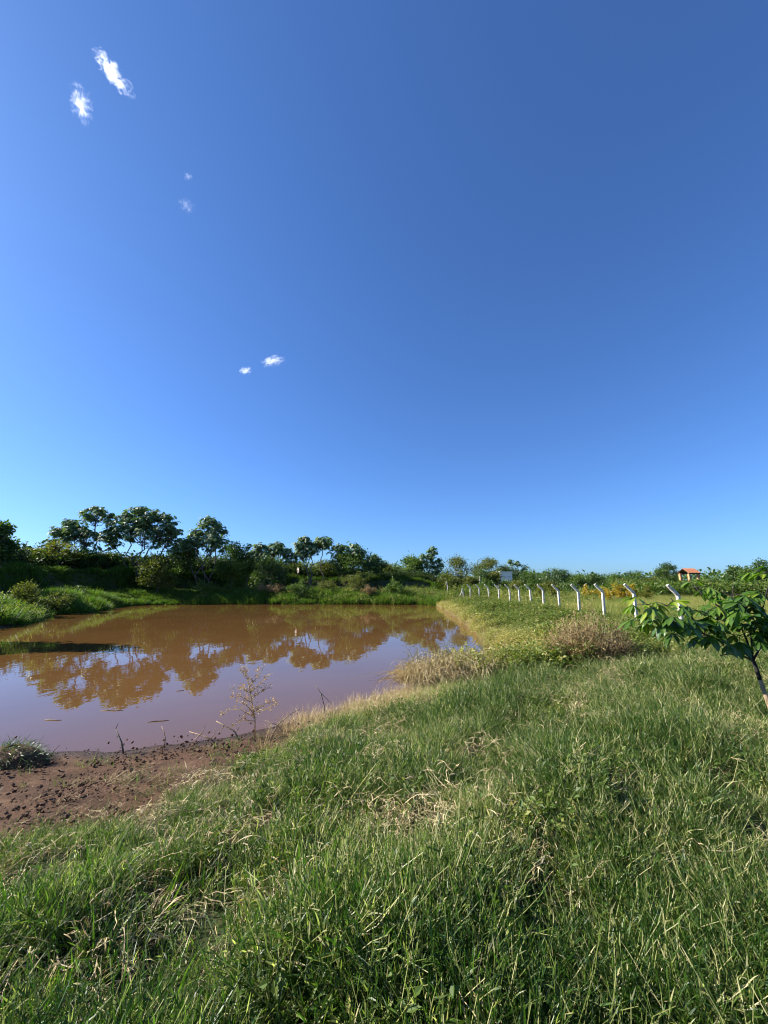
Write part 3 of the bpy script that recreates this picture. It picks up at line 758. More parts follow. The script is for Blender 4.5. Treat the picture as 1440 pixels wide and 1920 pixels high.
def near_meadow():
    Xs, Ys = [], []
    for (x0, x1, y0, y1, dn, s) in ((-5, 6, .1, 3.2, 520, 1), (-8, 9, 3.2, 7, 330, 2), (-3, 15, 7, 13, 150, 3), (2, 20, 13, 22, 34, 4)):
        x, y, r = area(x0, x1, y0, y1, dn, s); k = view_cull(x, y); Xs.append(x[k]); Ys.append(y[k])
    X, Y = np.concatenate(Xs), np.concatenate(Ys)
    r = np.random.default_rng(9)
    Z, D = terrain(X, Y, True)
    mud = soil_mask(X, Y, D)
    patch = fbm(X * 1.1, Y * 1.1, 61); fine = fbm(X * 3.2, Y * 3.2, 66)
    leftdry = sstep(-.5, -1.6, X) * (1 - sstep(3.2, 5.4, D + (fbm(X * .8, Y * .8, 67) - .5) * 1.5))
    keep = (D > .25) & (r.random(len(X)) > mud * 1.05) & (r.random(len(X)) < .03 + 1.15 * sstep(.34, .58, fine))
    X, Y, D, patch, fine, leftdry, mud = (q[keep] for q in (X, Y, D, patch, fine, leftdry, mud))
    far = np.hypot(X, Y)
    sc = .80 * (.02 + 1.3 * patch + .85 * fine) * (1 + .35 * sstep(6, 16, far)) * (1 - .55 * leftdry) * (.6 + .4 * sstep(.2, 1.6, D))
    ti = (patch - .5) * -.22 + (1 - sstep(.3, 1.7, D)) * .45 + leftdry * .10 + sstep(7, 16, far) * .05 + r.normal(0, .09, len(X))
    ti += sstep(.52, .75, fbm(X * .7, Y * .7, 71)) * .14
    kind = r.random(len(X)) < .80
    scatter('meadow_grass', 'tangled leafy green meadow grass covering the near bank', 'grass', [proto_leafy(100 + i) for i in range(9)], M['grass'],
            X[kind], Y[kind], sc[kind], ti[kind], seed=21, tilt=.42)
    k = ~kind
    scatter('fine_grass', 'thin upright blades growing through the near meadow', 'grass', [proto_blades(200 + i) for i in range(7)], M['grass'],
            X[k], Y[k], sc[k] * 1.0, ti[k], seed=22, tilt=.45)
    # broad fresh blades low in the left corner
    x, y, r = area(-2.6, -.3, 1.2, 2.6, 26, 31)
    x = x[fbm(x * 2, y * 2, 77) > .42]; y = y[:len(x)]
    scatter('broad_grass', 'broad fresh yellow-green grass leaves in the lower left corner', 'grass',
            [proto_blades(230 + i, 8, (.18, .34), (.010, .017), .05, .6, (.3, 1.3), .62, .08, 0) for i in range(4)], M['grass'], x, y, r.uniform(.7, 1.1, len(x)), r.normal(.04, .03, len(x)), seed=23)
    x, y, r = area(-5, 8, .4, 9, 26, 32)
    Z, D = terrain(x, y, True)
    k = view_cull(x, y) & (D > 1.2) & (soil_mask(x, y, D) < .3) & (fbm(x * 1.2, y * 1.2, 79) > .57)
    x, y = x[k], y[k]
    scatter('meadow_weeds', 'small broad-leaved weeds scattered through the near meadow', 'weeds',
            [proto_weed(620 + i, 6, (.10, .26), .032, .08, .45) for i in range(5)], M['weed'], x, y, r.uniform(.7, 1.3, len(x)), r.normal(-.1, .1, len(x)), seed=33)
    # straw lying on the sward
    Xs, Ys = [], []
    for (x0, x1, y0, y1, dn, s) in ((-5, 6, .3, 4, 46, 5), (-7, 9, 4, 8, 46, 6), (-3, 16, 8, 16, 30, 7)):
        x, y, r = area(x0, x1, y0, y1, dn, s); k = view_cull(x, y); Xs.append(x[k]); Ys.append(y[k])
    X, Y = np.concatenate(Xs), np.concatenate(Ys)
    Z, D = terrain(X, Y, True); pn = fbm(X * 1.6, Y * 1.6, 81)
    k = (D > .2) & (r.random(len(X)) > soil_mask(X, Y, D) * 1.6) & (r.random(len(X)) < sstep(.44, .62, pn) * 1.0 + .12 + (1 - sstep(.4, 1.5, D)) * .6)
    X, Y, D = X[k], Y[k], D[k]
    scatter('dry_straw', 'pale dead grass stems lying across the near meadow', 'straw', [proto_straw(300 + i) for i in range(8)], M['straw'],
            X, Y, r.uniform(.6, 1.25, len(X)), r.normal(0, .12, len(X)), seed=24, tilt=.15, sink=.05)
near_meadow()

def mud_bank():
    x, y, r = area(-9, 0, 3, 8, 210, 12)
    Z, D = terrain(x, y, True); m = soil_mask(x, y, D)
    k = (D > .12) & (r.random(len(x)) < m * sstep(.35, .8, fbm(x * 1.5, y * 1.5, 91)) * .6)
    scatter('earth_clods', 'crumbled reddish earth clods on the bare mud bank', 'earth', [proto_clod(400 + i) for i in range(6)], M['clod'],
            x[k], y[k], r.uniform(.5, 1.6, k.sum()), r.normal(0, .1, k.sum()), seed=25, sink=0, tilt=.3)
    x, y, r = area(-8, 1.2, 2.2, 8, 70, 13)
    Z, D = terrain(x, y, True); m = soil_mask(x, y, D)
    k = (D > 1.0) & (r.random(len(x)) < m * .55 * sstep(.42, .65, fbm(x * 1.3, y * 1.3, 95)) * sstep(.9, 2.0, D) + .22 * (D < 4.6) * (m < .4))
    scatter('dead_litter', 'brown and tan dead grass litter on the mud bank', 'litter', [proto_straw(330 + i, 12, (.05, .2), (.005, .06), .0022, .1, .05) for i in range(6)], M['straw'],
            x[k], y[k], r.uniform(.6, 1.1, k.sum()), r.normal(-.46, .22, k.sum()), seed=26, sink=0)
    x, y, r = area(-8, 0, 2.6, 7.4, 22, 14)
    Z, D = terrain(x, y, True); m = soil_mask(x, y, D)
    k = (D > .5) & (m > .3) & (fbm(x * 1.7, y * 1.7, 99) > .46)
    scatter('sprouting_grass', 'short green tufts sprouting on the bare mud bank', 'grass', [proto_blades(260 + i, 22, (.05, .15), (.002, .0045), .07, .7) for i in range(4)], M['grass'],
            x[k], y[k], r.uniform(.7, 1.2, k.sum()), r.normal(.05, .08, k.sum()), seed=27)
mud_bank()

def shore_straw():
    # yellow fringe along the near water edge
    x, y, r = area(-2.6, 4.4, 5.4, 13, 90, 15)
    Z, D = terrain(x, y, True)
    k = (D > -.05) & (D < .85 + .5 * fbm(x, y, 103)) & (r.random(len(x)) < sstep(-2.2, -.6, x))
    scatter('shore_straw', 'yellow withered grass fringe along the near water edge', 'straw',
            [proto_blades(500 + i, 26, (.15, .42), (.003, .006), .1, .9, (.6, 1.8), .5, .25, 0) for i in range(6)], M['straw'], x[k], y[k], r.uniform(.5, 1.0, k.sum()), r.normal(.05, .12, k.sum()), seed=28)
shore_straw()

def right_bank():
    x, y, r = area(1.5, 13, 9.5, 56, 46, 16)
    Z, D = terrain(x, y, True)
    k = (D > -.1) & (r.random(len(x)) < 1.0 - .5 * sstep(20, 50, y)) & (x < 10.8 + .8 * r.random(len(x)))
    x, y, D = x[k], y[k], D[k]; n = len(x)
    edge = 1 - sstep(.2, 1.8, D + (fbm(x * .7, y * .7, 113) - .5) * 1.6)
    t = .08 + edge * .36 + (fbm(x * .5, y * .5, 111) - .5) * .35 + r.normal(0, .08, n)
    w = r.random(n) < .74 - .3 * edge
    sc = (.35 + 1.3 * fbm(x * .7, y * .7, 117) ** 1.6) * (1 - .15 * edge)
    scatter('bank_weeds', 'leafy green weeds turning yellow on the bank between pond and fence', 'weeds', [proto_weed(600 + i, 10, (.3, .7), .085, .2) for i in range(8)], M['weed'], x[w], y[w], sc[w], t[w], seed=29)
    w = ~w
    scatter('bank_straw', 'dry yellow grass mixed through the weeds of the fence bank', 'straw',
            [proto_blades(540 + i, 30, (.2, .6), (.004, .008), .14, .8, (.4, 1.4), .5, .25, 0) for i in range(5)], M['straw'],
            x[w], y[w], sc[w] * (.65 + .6 * edge[w]), r.normal(.08, .12, w.sum()), seed=30)
    # rough field beyond the fence
    x, y, r = area(9.5, 75, 11, 80, 12, 17)
    k = view_cull(x, y, 3) & (x > 10.2) & (r.random(len(x)) < 1.1 - sstep(14, 60, y) * .7)
    x, y = x[k], y[k]; n = len(x)
    scatter('field_grass', 'tall rough grass of the field beyond the fence', 'grass',
            [proto_blades(570 + i, 46, (.4, .95), (.006, .012), .26, .5, (.2, 1.0), .45, .18, .15) for i in range(6)], M['grass_far'],
            x, y, r.uniform(.55, 1.0, n) * (1 + .4 * sstep(25, 60, y)), .50 + (fbm(x * .2, y * .2, 121) - .5) * .7 + r.normal(0, .1, n), seed=31)
right_bank()

def far_banks():
    x, y, r = area(-52, 16, 14, 64, 17, 18)
    E, ea = zones(x, y)
    k = (E > .4)
    x, y = x[k], y[k]
    Z, D = terrain(x, y, True)
    k = (D > -.25) & (D < 15) & view_cull(x, y, 6)
    x, y, D = x[k], y[k], D[k]; n = len(x)
    r = np.random.default_rng(88)
    steep = sstep(7.2, 8.4, D) * (1 - sstep(9.8, 11, D)) * (x > -22)
    k = r.random(n) > steep * .75
    x, y, D = x[k], y[k], D[k]; n = len(x)
    sc = .25 + 1.3 * fbm(x * .5, y * .5, 131) ** 1.3 * (1 + .2 * (D < 3))
    t = (fbm(x * .3, y * .3, 133) - .5) * .25 + r.normal(0, .06, n)
    scatter('far_bank_grass', 'tall lush green grass on the far and left banks of the pond', 'grass',
            [proto_blades(700 + i, 46, (.35, .95), (.022, .045), .32, .6, (.3, 1.5), .42, .18, .03) for i in range(7)], M['grass_far'], x, y, sc, t, seed=32)
    k = (x > -24) & (D < 7) & (fbm(x * .4, y * .4, 135) > .44)
    k &= r.random(n) < .30
    scatter('far_bank_weeds', 'leafy weeds among the grass of the far bank', 'weeds', [proto_weed(640 + i, 9, (.5, 1.0), .13, .35, .45) for i in range(6)], M['weed'],
            x[k], y[k], r.uniform(.6, 1.15, k.sum()), r.normal(.05, .12, k.sum()), seed=33)
far_banks()

def thickets():
    # tangled scrub under the trees of the far bank
    x, y, r = area(-60, 9, 30, 74, 2.2, 51)
    E, ea = zones(x, y); Z, D = terrain(x, y, True)
    k = (E > .5) & (D > 11.2) & (D < 22) & view_cull(x, y, 5); x, y = x[k], y[k]; n = len(x)
    lf = sstep(-6, -20, x)
    scatter('bank_thicket', 'dark tangled scrub filling the ground under the trees of the far bank', 'thicket', [proto_weed(660 + i, 11, (.4, .8), .10, .35, .3) for i in range(6)], M['thicket'],
            x, y, r.uniform(1.5, 3.0, n) * (.85 + .6 * lf), r.normal(-.02, .15, n), seed=41)
    # scrub directly behind the fence
    x, y, r = area(8.5, 27, 43, 62, 3.2, 52)
    u = x / y
    k = (x > np.interp(y, [43, 46, 50, 62], [11.4, 10.6, 9.6, 9.0])) & (u < .40); x, y = x[k], y[k]; n = len(x)
    scatter('fence_scrub', 'tangled olive scrub growing close behind the far fence posts', 'scrub', [proto_weed(670 + i, 11, (.4, .8), .10, .35, .5) for i in range(6)], M['weed'],
            x, y, r.uniform(1.1, 2.2, n) * (1.15 - .5 * sstep(.22, .36, x / y)), r.normal(-.05, .14, n), seed=42)
    x, y, r = area(11, 24, 22, 47, 2.6, 53)
    u = x / y
    k = (x > 11.6) & (u < .52) & (fbm(x * .45, y * .45, 141) > .44 - .12 * sstep(30, 42, y)); x, y = x[k], y[k]; n = len(x)
    scatter('field_weeds', 'tall yellowing weeds in the rough field just behind the fence', 'weeds', [proto_weed(680 + i, 11, (.4, .8), .085, .3, .6) for i in range(6)], M['weed'],
            x, y, r.uniform(.8, 1.5, n) * (.8 + .5 * sstep(28, 44, y)), r.normal(.05, .14, n), seed=43)
    x, y, r = area(18, 62, 46, 66, 2.2, 54)
    k = (x / y > .34) & view_cull(x, y, 0); x, y = x[k], y[k]; n = len(x)
    scatter('field_scrub', 'low green scrub across the far part of the field', 'scrub', [proto_weed(690 + i, 11, (.4, .8), .11, .35, .4) for i in range(5)], M['weed'],
            x, y, r.uniform(1.0, 1.9, n) * (1 + .85 * sstep(.45, .62, x / y)), r.normal(-.1, .14, n), seed=44)
thickets()

# ------------------------------------------------------------------ shrubs that stand out on the banks
def shrub(name, label, px, py, Y, wpx, hpx, leaf, n_leaf=1500, leaf_s=.14, stems=9, cat='shrub', group=None, seed=0, bark='bark', up=.5, z=None):
    r = np.random.default_rng(3000 + seed)
    x = (px - 720.0) / PXM * Y; zb = gz(x, Y) if z is None else z
    rad = wpx / 2 / PXM * Y; H = hpx / PXM * Y
    root = empty(name, (x, Y, zb)); tag(root, label, cat, group)
    tb, lb = MB(), MB(); P, Dr = [], []
    for s in range(stems):
        a = r.uniform(0, 2 * np.pi); q = rad * math.sqrt(r.random()); h = H * (1 - .45 * (q / rad) ** 2) * r.uniform(.7, 1.0)
        tip = np.array((math.cos(a) * q, math.sin(a) * q * .8, h))
        path = bend_path((tip[0] * .25, tip[1] * .25, -.05), tip, .05, 6, r)
        tb.tube(path, np.linspace(.012 + .004 * H, .004, 6), 4)
        for j in range(6):
            t0 = path[r.integers(2, 6)]; dd = rand_dirs(1, -.1, .9, r)[0] * min(rad, H) * r.uniform(.2, .42)
            tw = bend_path(t0, t0 + dd, .05, 3, r); tb.tube(tw, [.006, .004, .002], 3)
            k = max(3, n_leaf // (stems * 6))
            tt = r.uniform(.1, 1.1, k)[:, None]
            P.append(t0 + dd * tt + r.normal(0, .05 * min(rad, H) + .03, (k, 3))); Dr.append(dd / (np.linalg.norm(dd) + 1e-6) * .5 + rand_dirs(k, -.4, .9, r))
    P = np.concatenate(P); Dr = np.concatenate(Dr); ok = P[:, 2] > .02; P, Dr = P[ok], Dr[ok]; k = len(P)
    mats = frames(Dr, None, r.normal(0, .6, k)) * (leaf_s * r.uniform(.6, 1.4, k))[:, None, None] * np.array((.5, 1, 1))
    lb.stamp(DIAMOND_V, DIAMOND_F, mats, P, np.clip(r.normal(.5, .22, k), 0, 1))
    tb.obj('stems', M[bark], root, True); lb.obj('foliage', M[leaf], root)
    return root
FS = 'shrubs along the far and left banks'
shrub('bank_shrub', 'tall pale green shrub on the left bank with a pointed top', 48, 1120, 30, 72, 46, 'olive_leaf', 2600, .15, 12, group=FS, seed=1)
shrub('bank_shrub', 'arching pale green shrub leaning over the water at left', 104, 1130, 33, 66, 36, 'olive_leaf', 2200, .15, 10, group=FS, seed=2)
shrub('bank_shrub', 'low shrub at the water edge behind the arching shrub', 140, 1135, 40, 60, 22, 'green_leaf', 1600, .16, 9, group=FS, seed=3)
shrub('bank_shrub', 'matted brown-green shrub on the far bank, left of centre', 505, 1125, 52, 60, 24, 'brown_leaf', 1800, .15, 10, group=FS, seed=4)
shrub('bank_shrub', 'rounded green shrub on the far bank below the round sign', 568, 1125, 51, 56, 32, 'green_leaf', 2000, .17, 10, group=FS, seed=5)
shrub('bank_shrub', 'olive shrub with arching sprays on the far bank, right of centre', 660, 1120, 53, 60, 44, 'olive_leaf', 2200, .17, 11, group=FS, seed=6)
shrub('bank_shrub', 'small dry brown shrub beside the arching olive shrub', 694, 1125, 51, 36, 26, 'brown_leaf', 1300, .15, 8, group=FS, seed=7)
shrub('bank_shrub', 'green shrub at the right end of the far bank', 738, 1125, 51, 44, 34, 'green_leaf', 1900, .17, 10, group=FS, seed=8)
shrub('bank_shrub', 'low dark shrub on the far bank between the sign and the arching olive shrub', 612, 1125, 53, 50, 24, 'olive_leaf', 1700, .16, 9, group=FS, seed=9)
shrub('bank_shrub', 'weedy green shrub far left on the lit far bank', 385, 1120, 52, 60, 24, 'green_leaf', 1700, .16, 9, group=FS, seed=10)
YS = 'yellow-leaved shrubs beyond the fence'
for i, (px, w, h, lab) in enumerate([(1016, 26, 22, 'yellow-leaved shrub left of all the others, by the sixth nearest fence post'),
                                     (1040, 22, 20, 'yellow-leaved shrub behind the fifth nearest fence post'),
                                     (1104, 24, 22, 'yellow-leaved shrub between the third and fourth nearest fence posts'),
                                     (1139, 26, 24, 'brightest yellow-leaved shrub just right of the third nearest fence post'),
                                     (1162, 26, 24, 'yellow-leaved shrub midway between the second and third nearest fence posts'),
                                     (1182, 22, 22, 'yellow-leaved shrub partly hidden by the second nearest fence post'),
                                     (1208, 26, 20, 'yellow-leaved shrub above the tip of the sapling')]):
    shrub('yellow_shrub', lab, px, 1120, 38 + i % 3, w * 1.2, h * 1.7, 'yellow_leaf' if i > 1 and i < 6 else 'lime_leaf', 1300, .14, 9, group=YS, seed=20 + i)

def field_hedge():
    r = np.random.default_rng(55)
    root = empty('field_hedge', (30, 56, gz(30, 56))); tag(root, 'low dark green hedge running across the field behind the yellow shrubs', 'hedge')
    zb = root.location.z; tb, lb = MB(), MB(); P, C = [], []
    for i in range(150):
        x = r.uniform(20, 56); y = 56 + r.normal(0, .8) + (x - 30) * .12; z = gz(x, y) - zb; h = 1.35 + .5 * float(vnoise(x * .5, 0, 3)) + r.normal(0, .12)
        b = np.array((x - 30, y - 56, z)); tb.tube(bend_path(b, b + (r.normal(0, .2), r.normal(0, .2), h), 0, 3, r), [.03, .02, .008], 4)
        k = 60; P.append(b + np.array((0, 0, h * .55)) + rand_dirs(k, -1, 1, r) * (r.uniform(.2, 1, k) ** .5)[:, None] * np.array((.6, .5, h * .52))); C.append(np.clip(r.normal(.45, .2, k), 0, 1))
    P = np.concatenate(P); C = np.concatenate(C); k = len(P)
    lb.stamp(DIAMOND_V, DIAMOND_F, frames(rand_dirs(k, -.4, 1, r)) * r.uniform(.16, .34, k)[:, None, None] * np.array((.5, 1, 1)), P, C)
    tag(tb.obj('stems', M['bark'], root), kind='stuff'); lb.obj('foliage', M['green_leaf'], root)
field_hedge()

# ------------------------------------------------------------------ concrete fence
def speckled():
    m, nt, out = newmat('whitewashed_concrete')
    tc = N(nt, 'ShaderNodeTexCoord')
    n1 = N(nt, 'ShaderNodeTexNoise'); n1.inputs['Scale'].default_value = 15; n1.inputs['Detail'].default_value = 5; n1.inputs['Roughness'].default_value = .7
    n2 = N(nt, 'ShaderNodeTexNoise'); n2.inputs['Scale'].default_value = 3; n2.inputs['Detail'].default_value = 5
    nt.links.new(tc.outputs['Object'], n1.inputs['Vector']); nt.links.new(tc.outputs['Object'], n2.inputs['Vector'])
    r1 = ramp(nt, [(.38, (.10, .095, .085)), (.47, (.56, .51, .43)), (.56, (.77, .72, .62)), (1, (.82, .77, .67))]); nt.links.new(n1.outputs['Fac'], r1.inputs[0])
    r2 = ramp(nt, [(.3, (.72, .68, .60)), (.6, (1, 1, 1))]); nt.links.new(n2.outputs['Fac'], r2.inputs[0])
    mx = N(nt, 'ShaderNodeMix', data_type='RGBA', blend_type='MULTIPLY'); mx.inputs[0].default_value = 1
    nt.links.new(r1.outputs[0], mx.inputs[6]); nt.links.new(r2.outputs[0], mx.inputs[7])
    p = N(nt, 'ShaderNodeBsdfPrincipled'); p.inputs['Roughness'].default_value = .9
    nt.links.new(mx.outputs[2], p.inputs['Base Color'])
    b = N(nt, 'ShaderNodeBump'); b.inputs['Strength'].default_value = .4; b.inputs['Distance'].default_value = .01
    nt.links.new(n1.outputs['Fac'], b.inputs['Height']); nt.links.new(b.outputs[0], p.inputs['Normal'])
    nt.links.new(p.outputs[0], out.inputs[0])
    return m
M['post'] = speckled()
def bar(mb, pts, w, t=None, c=.5, up=(0, 1, 0)):
    """square bar with chamfered edges along a kinked line"""
    P = np.array(pts, float); h = w / 2; e = h * .25
    prof = [(-h + e, -h), (h - e, -h), (h, -h + e), (h, h - e), (h - e, h), (-h + e, h), (-h, h - e), (-h, -h + e)]
    Tg = np.gradient(P, axis=0); V = []
    for p, tg, k in zip(P, Tg, range(len(P))):
        tg = tg / np.linalg.norm(tg); u = np.array(up, float); s = np.cross(tg, u); s /= np.linalg.norm(s)
        taper = 1 if t is None else t[k]
        for a, b in prof: V.append(p + s * a * taper + u * b * taper)
    n = 8; F = [(i * n + j, i * n + (j + 1) % n, (i + 1) * n + (j + 1) % n, (i + 1) * n + j) for i in range(len(P) - 1) for j in range(n)]
    F += [tuple(range(n))[::-1], tuple((len(P) - 1) * n + j for j in range(n))]
    mb.add(V, F, c)
def post_mesh(h=1.85, arm=(-.36, .38), w=.112):
    mb = MB(); hv = h - arm[1]
    bar(mb, [(0, 0, -.4), (0, 0, hv * .5), (0, 0, hv - .03), (arm[0] * .09, 0, hv + arm[1] * .12), (arm[0], 0, h)], w, [1.05, 1, 1, .98, .82])
    return mb.mesh('fence_post', M['post'])
PM = post_mesh(); PM2 = post_mesh(1.45, (.26, .3), .11)
ordw = ['nearest', 'second nearest', 'third nearest', 'fourth nearest', 'fifth nearest', 'sixth nearest', 'seventh nearest', 'eighth nearest', 'ninth nearest',
        'tenth nearest', 'eleventh nearest', 'twelfth nearest', 'thirteenth nearest']
post_px = [(1270, 14.3), (1187, 16.9), (1127.5, 19.5), (1082, 22.1), (1046.5, 24.7), (1017, 27.3), (994, 29.9), (973, 32.5), (955, 35.1), (934.5, 37.7), (916, 40.3), (898, 42.9), (881, 45.5)]
rp = np.random.default_rng(5)
for i, (px, Y) in enumerate(post_px):
    x = (px - 720) / PXM * Y
    o = bpy.data.objects.new('fence_post', PM); COL.objects.link(o)
    top_z = CAM_Z + (1095 - 1096) / PXM * Y
    o.location = (x, Y, top_z - 1.85 + rp.normal(0, .015)); o.rotation_euler = (rp.normal(0, .015), rp.normal(0, .02), R(6) + rp.normal(0, .07))
    extra = ', half hidden by sapling leaves' if i == 0 else ''
    tag(o, f'whitewashed concrete post with bent top, {ordw[i]} in the pond fence{extra}', 'fence post', 'bent-top posts of the pond fence')
x, Y = (838.7 - 720) / PXM * 51.5, 51.5
o = bpy.data.objects.new('fence_post', PM); COL.objects.link(o); o.location = (x, Y, CAM_Z + 4 / PXM * Y - 1.85); o.rotation_euler = (0, 0, 1.2)
tag(o, 'thin white concrete post standing alone at the far end of the pond fence', 'fence post', 'bent-top posts of the pond fence')
def braced():
    Y = 47.5; x = (868 - 720) / PXM * Y; zb = gz(x, Y)
    root = empty('braced_post', (x, Y, zb)); tag(root, 'short white corner post propped by a slanting white strut', 'fence post')
    top = CAM_Z - 8 / PXM * Y - zb
    a = MB(); bar(a, [(.1, 0, -.3), (0, 0, top * .6), (-.12, 0, top)], .13); a.obj('post', M['post'], root)
    b = MB(); bar(b, [(-.62, -.11, -.2), (-.36, -.11, top * .4), (-.1, -.11, top * .82)], .12); b.obj('strut', M['post'], root)
braced()
for i, (px, lab) in enumerate([(1094, 'small white post top behind the yellow shrubs, leftmost of the second row'), (1111, 'small slanting white post tip left of the third nearest fence post'),
                               (1144, 'small slanting white post tip just right of the third nearest fence post'), (1158, 'small slanting white post tip midway between second and third nearest fence posts'),
                               (1173, 'small slanting white post tip just left of the second nearest fence post')]):
    Y = 46; x = (px - 720) / PXM * Y
    o = bpy.data.objects.new('fence_post', PM2); COL.objects.link(o); zt = CAM_Z - 10.5 / PXM * Y
    o.location = (x, Y, zt - 1.45); o.rotation_euler = (0, 0, rp.normal(0, .1))
    tag(o, lab, 'fence post', 'second row of posts across the field')
for i, (px, lab) in enumerate([(1096, 'tiny white post far across the field, leftmost of the farthest row'), (1128, 'tiny white post of the farthest row, just above the third nearest fence post'),
                               (1143.5, 'tiny white post of the farthest row, second from its right end'), (1157, 'tiny white post of the farthest row, at its right end')]):
    Y = 84; x = (px - 720) / PXM * Y
    o = bpy.data.objects.new('fence_post', PM2); COL.objects.link(o); o.location = (x, Y, CAM_Z + .1 - 1.45); o.rotation_euler = (0, 0, rp.normal(0, .1)); o.scale = (1.6, 1.6, 1)
    tag(o, lab, 'fence post', 'farthest row of posts across the field')

# ------------------------------------------------------------------ round sign, white house, tiled hut
M['sign_white'] = rough_mat('sign_white_paint', [(.3, (.74, .66, .60)), (.7, (.80, .74, .68))], 4, 3, .5, 0)
M['sign_red'] = rough_mat('faded_red_paint', [(.3, (.62, .30, .24)), (.7, (.70, .38, .30))], 4, 3, .5, 0)
M['sign_dark'] = rough_mat('sign_dark_print', [(.3, (.10, .06, .06)), (.7, (.14, .09, .08))], 4, 3, .6, 0)
def round_sign():
    Y = 60.; c = at_depth(558.5, 1069.5, Y); zb = gz(c[0], Y)
    root = empty('round_sign', (c[0], Y, zb), R(-56)); tag(root, 'pale round sign with dark print on a thin post, above the far bank', 'sign')
    hc = c[2] - zb; a = MB(); a.tube([(0, .03, -.3), (0, .03, hc)], .035, 8); a.obj('post', M['sign_white'], root)
    def disc(r0, r1, y, n=28):
        m = MB(); an = np.arange(n) * 2 * np.pi / n
        if r0 == 0:
            v = [(math.cos(t) * r1, y, hc + math.sin(t) * r1) for t in an] + [(math.cos(t) * r1, y + .02, hc + math.sin(t) * r1) for t in an]
            m.add(v, [tuple(range(n)), tuple(range(2 * n - 1, n - 1, -1))] + [(i, (i + 1) % n, n + (i + 1) % n, n + i)[::-1] for i in range(n)])
        else:
            v = [(math.cos(t) * q, y, hc + math.sin(t) * q) for q in (r0, r1) for t in an]
            m.add(v, [(i, (i + 1) % n, n + (i + 1) % n, n + i) for i in range(n)])
        return m
    p = disc(0, .50, -.02).obj('panel', M['sign_white'], root)
    disc(.43, .49, -.026).obj('rim', M['sign_red'], p)
    m = MB(); m.box((-.26, -.028, hc - .09), (.26, -.024, hc + .03)); m.obj('print', M['sign_dark'], p)
round_sign()
M['white_wall'] = rough_mat('white_painted_wall', [(.3, (.74, .72, .66)), (.7, (.82, .80, .75))], 1.5, 5, .85, .1)
M['dark_open'] = rough_mat('dark_window_glass', [(.3, (.03, .03, .035)), (.7, (.06, .06, .07))], 3, 3, .2, 0)
M['grey_slab'] = rough_mat('grey_concrete', [(.3, (.34, .33, .30)), (.7, (.46, .44, .40))], 3, 5, .9, .2)
def white_house():
    Y = 78.; c = at_depth(945, 1072, Y); zb = gz(c[0], Y); H = c[2] - zb
    root = empty('white_house', (c[0], Y, zb), R(14)); tag(root, 'small white flat-roofed house half hidden by trees behind the fence', 'house')
    m = MB(); m.box((-1.5, -1.1, -.3), (1.05, 2.5, H - .16)); m.obj('wall', M['white_wall'], root)
    m = MB(); m.box((-1.6, -1.2, H - .157), (1.15, 2.6, H)); m.obj('roof', M['white_wall'], root)
    for x0 in (-1.1, .05):
        m = MB(); m.box((x0, -1.13, H - 1.05), (x0 + .7, -1.09, H - .92)); m.obj('ledge', M['grey_slab'], root)
    m = MB(); m.box((-.2, -1.125, .0), (.6, -1.085, 2.0)); m.obj('door', M['dark_open'], root)
white_house()
o = MB(); bar(o, [(0, 0, -.5), (0, 0, 1.4), (0, 0, 2.9)], .16); o.box((-.28, -.05, 2.1), (.28, .05, 2.2)); Yp = 66.; xp = (900 - 720) / PXM * Yp
o = o.obj('utility_post', M['post']); o.location = (xp, Yp, CAM_Z + 15 / PXM * Yp - 2.9)
tag(o, 'pale upright post with short crossbar among the trees left of the white house', 'post')

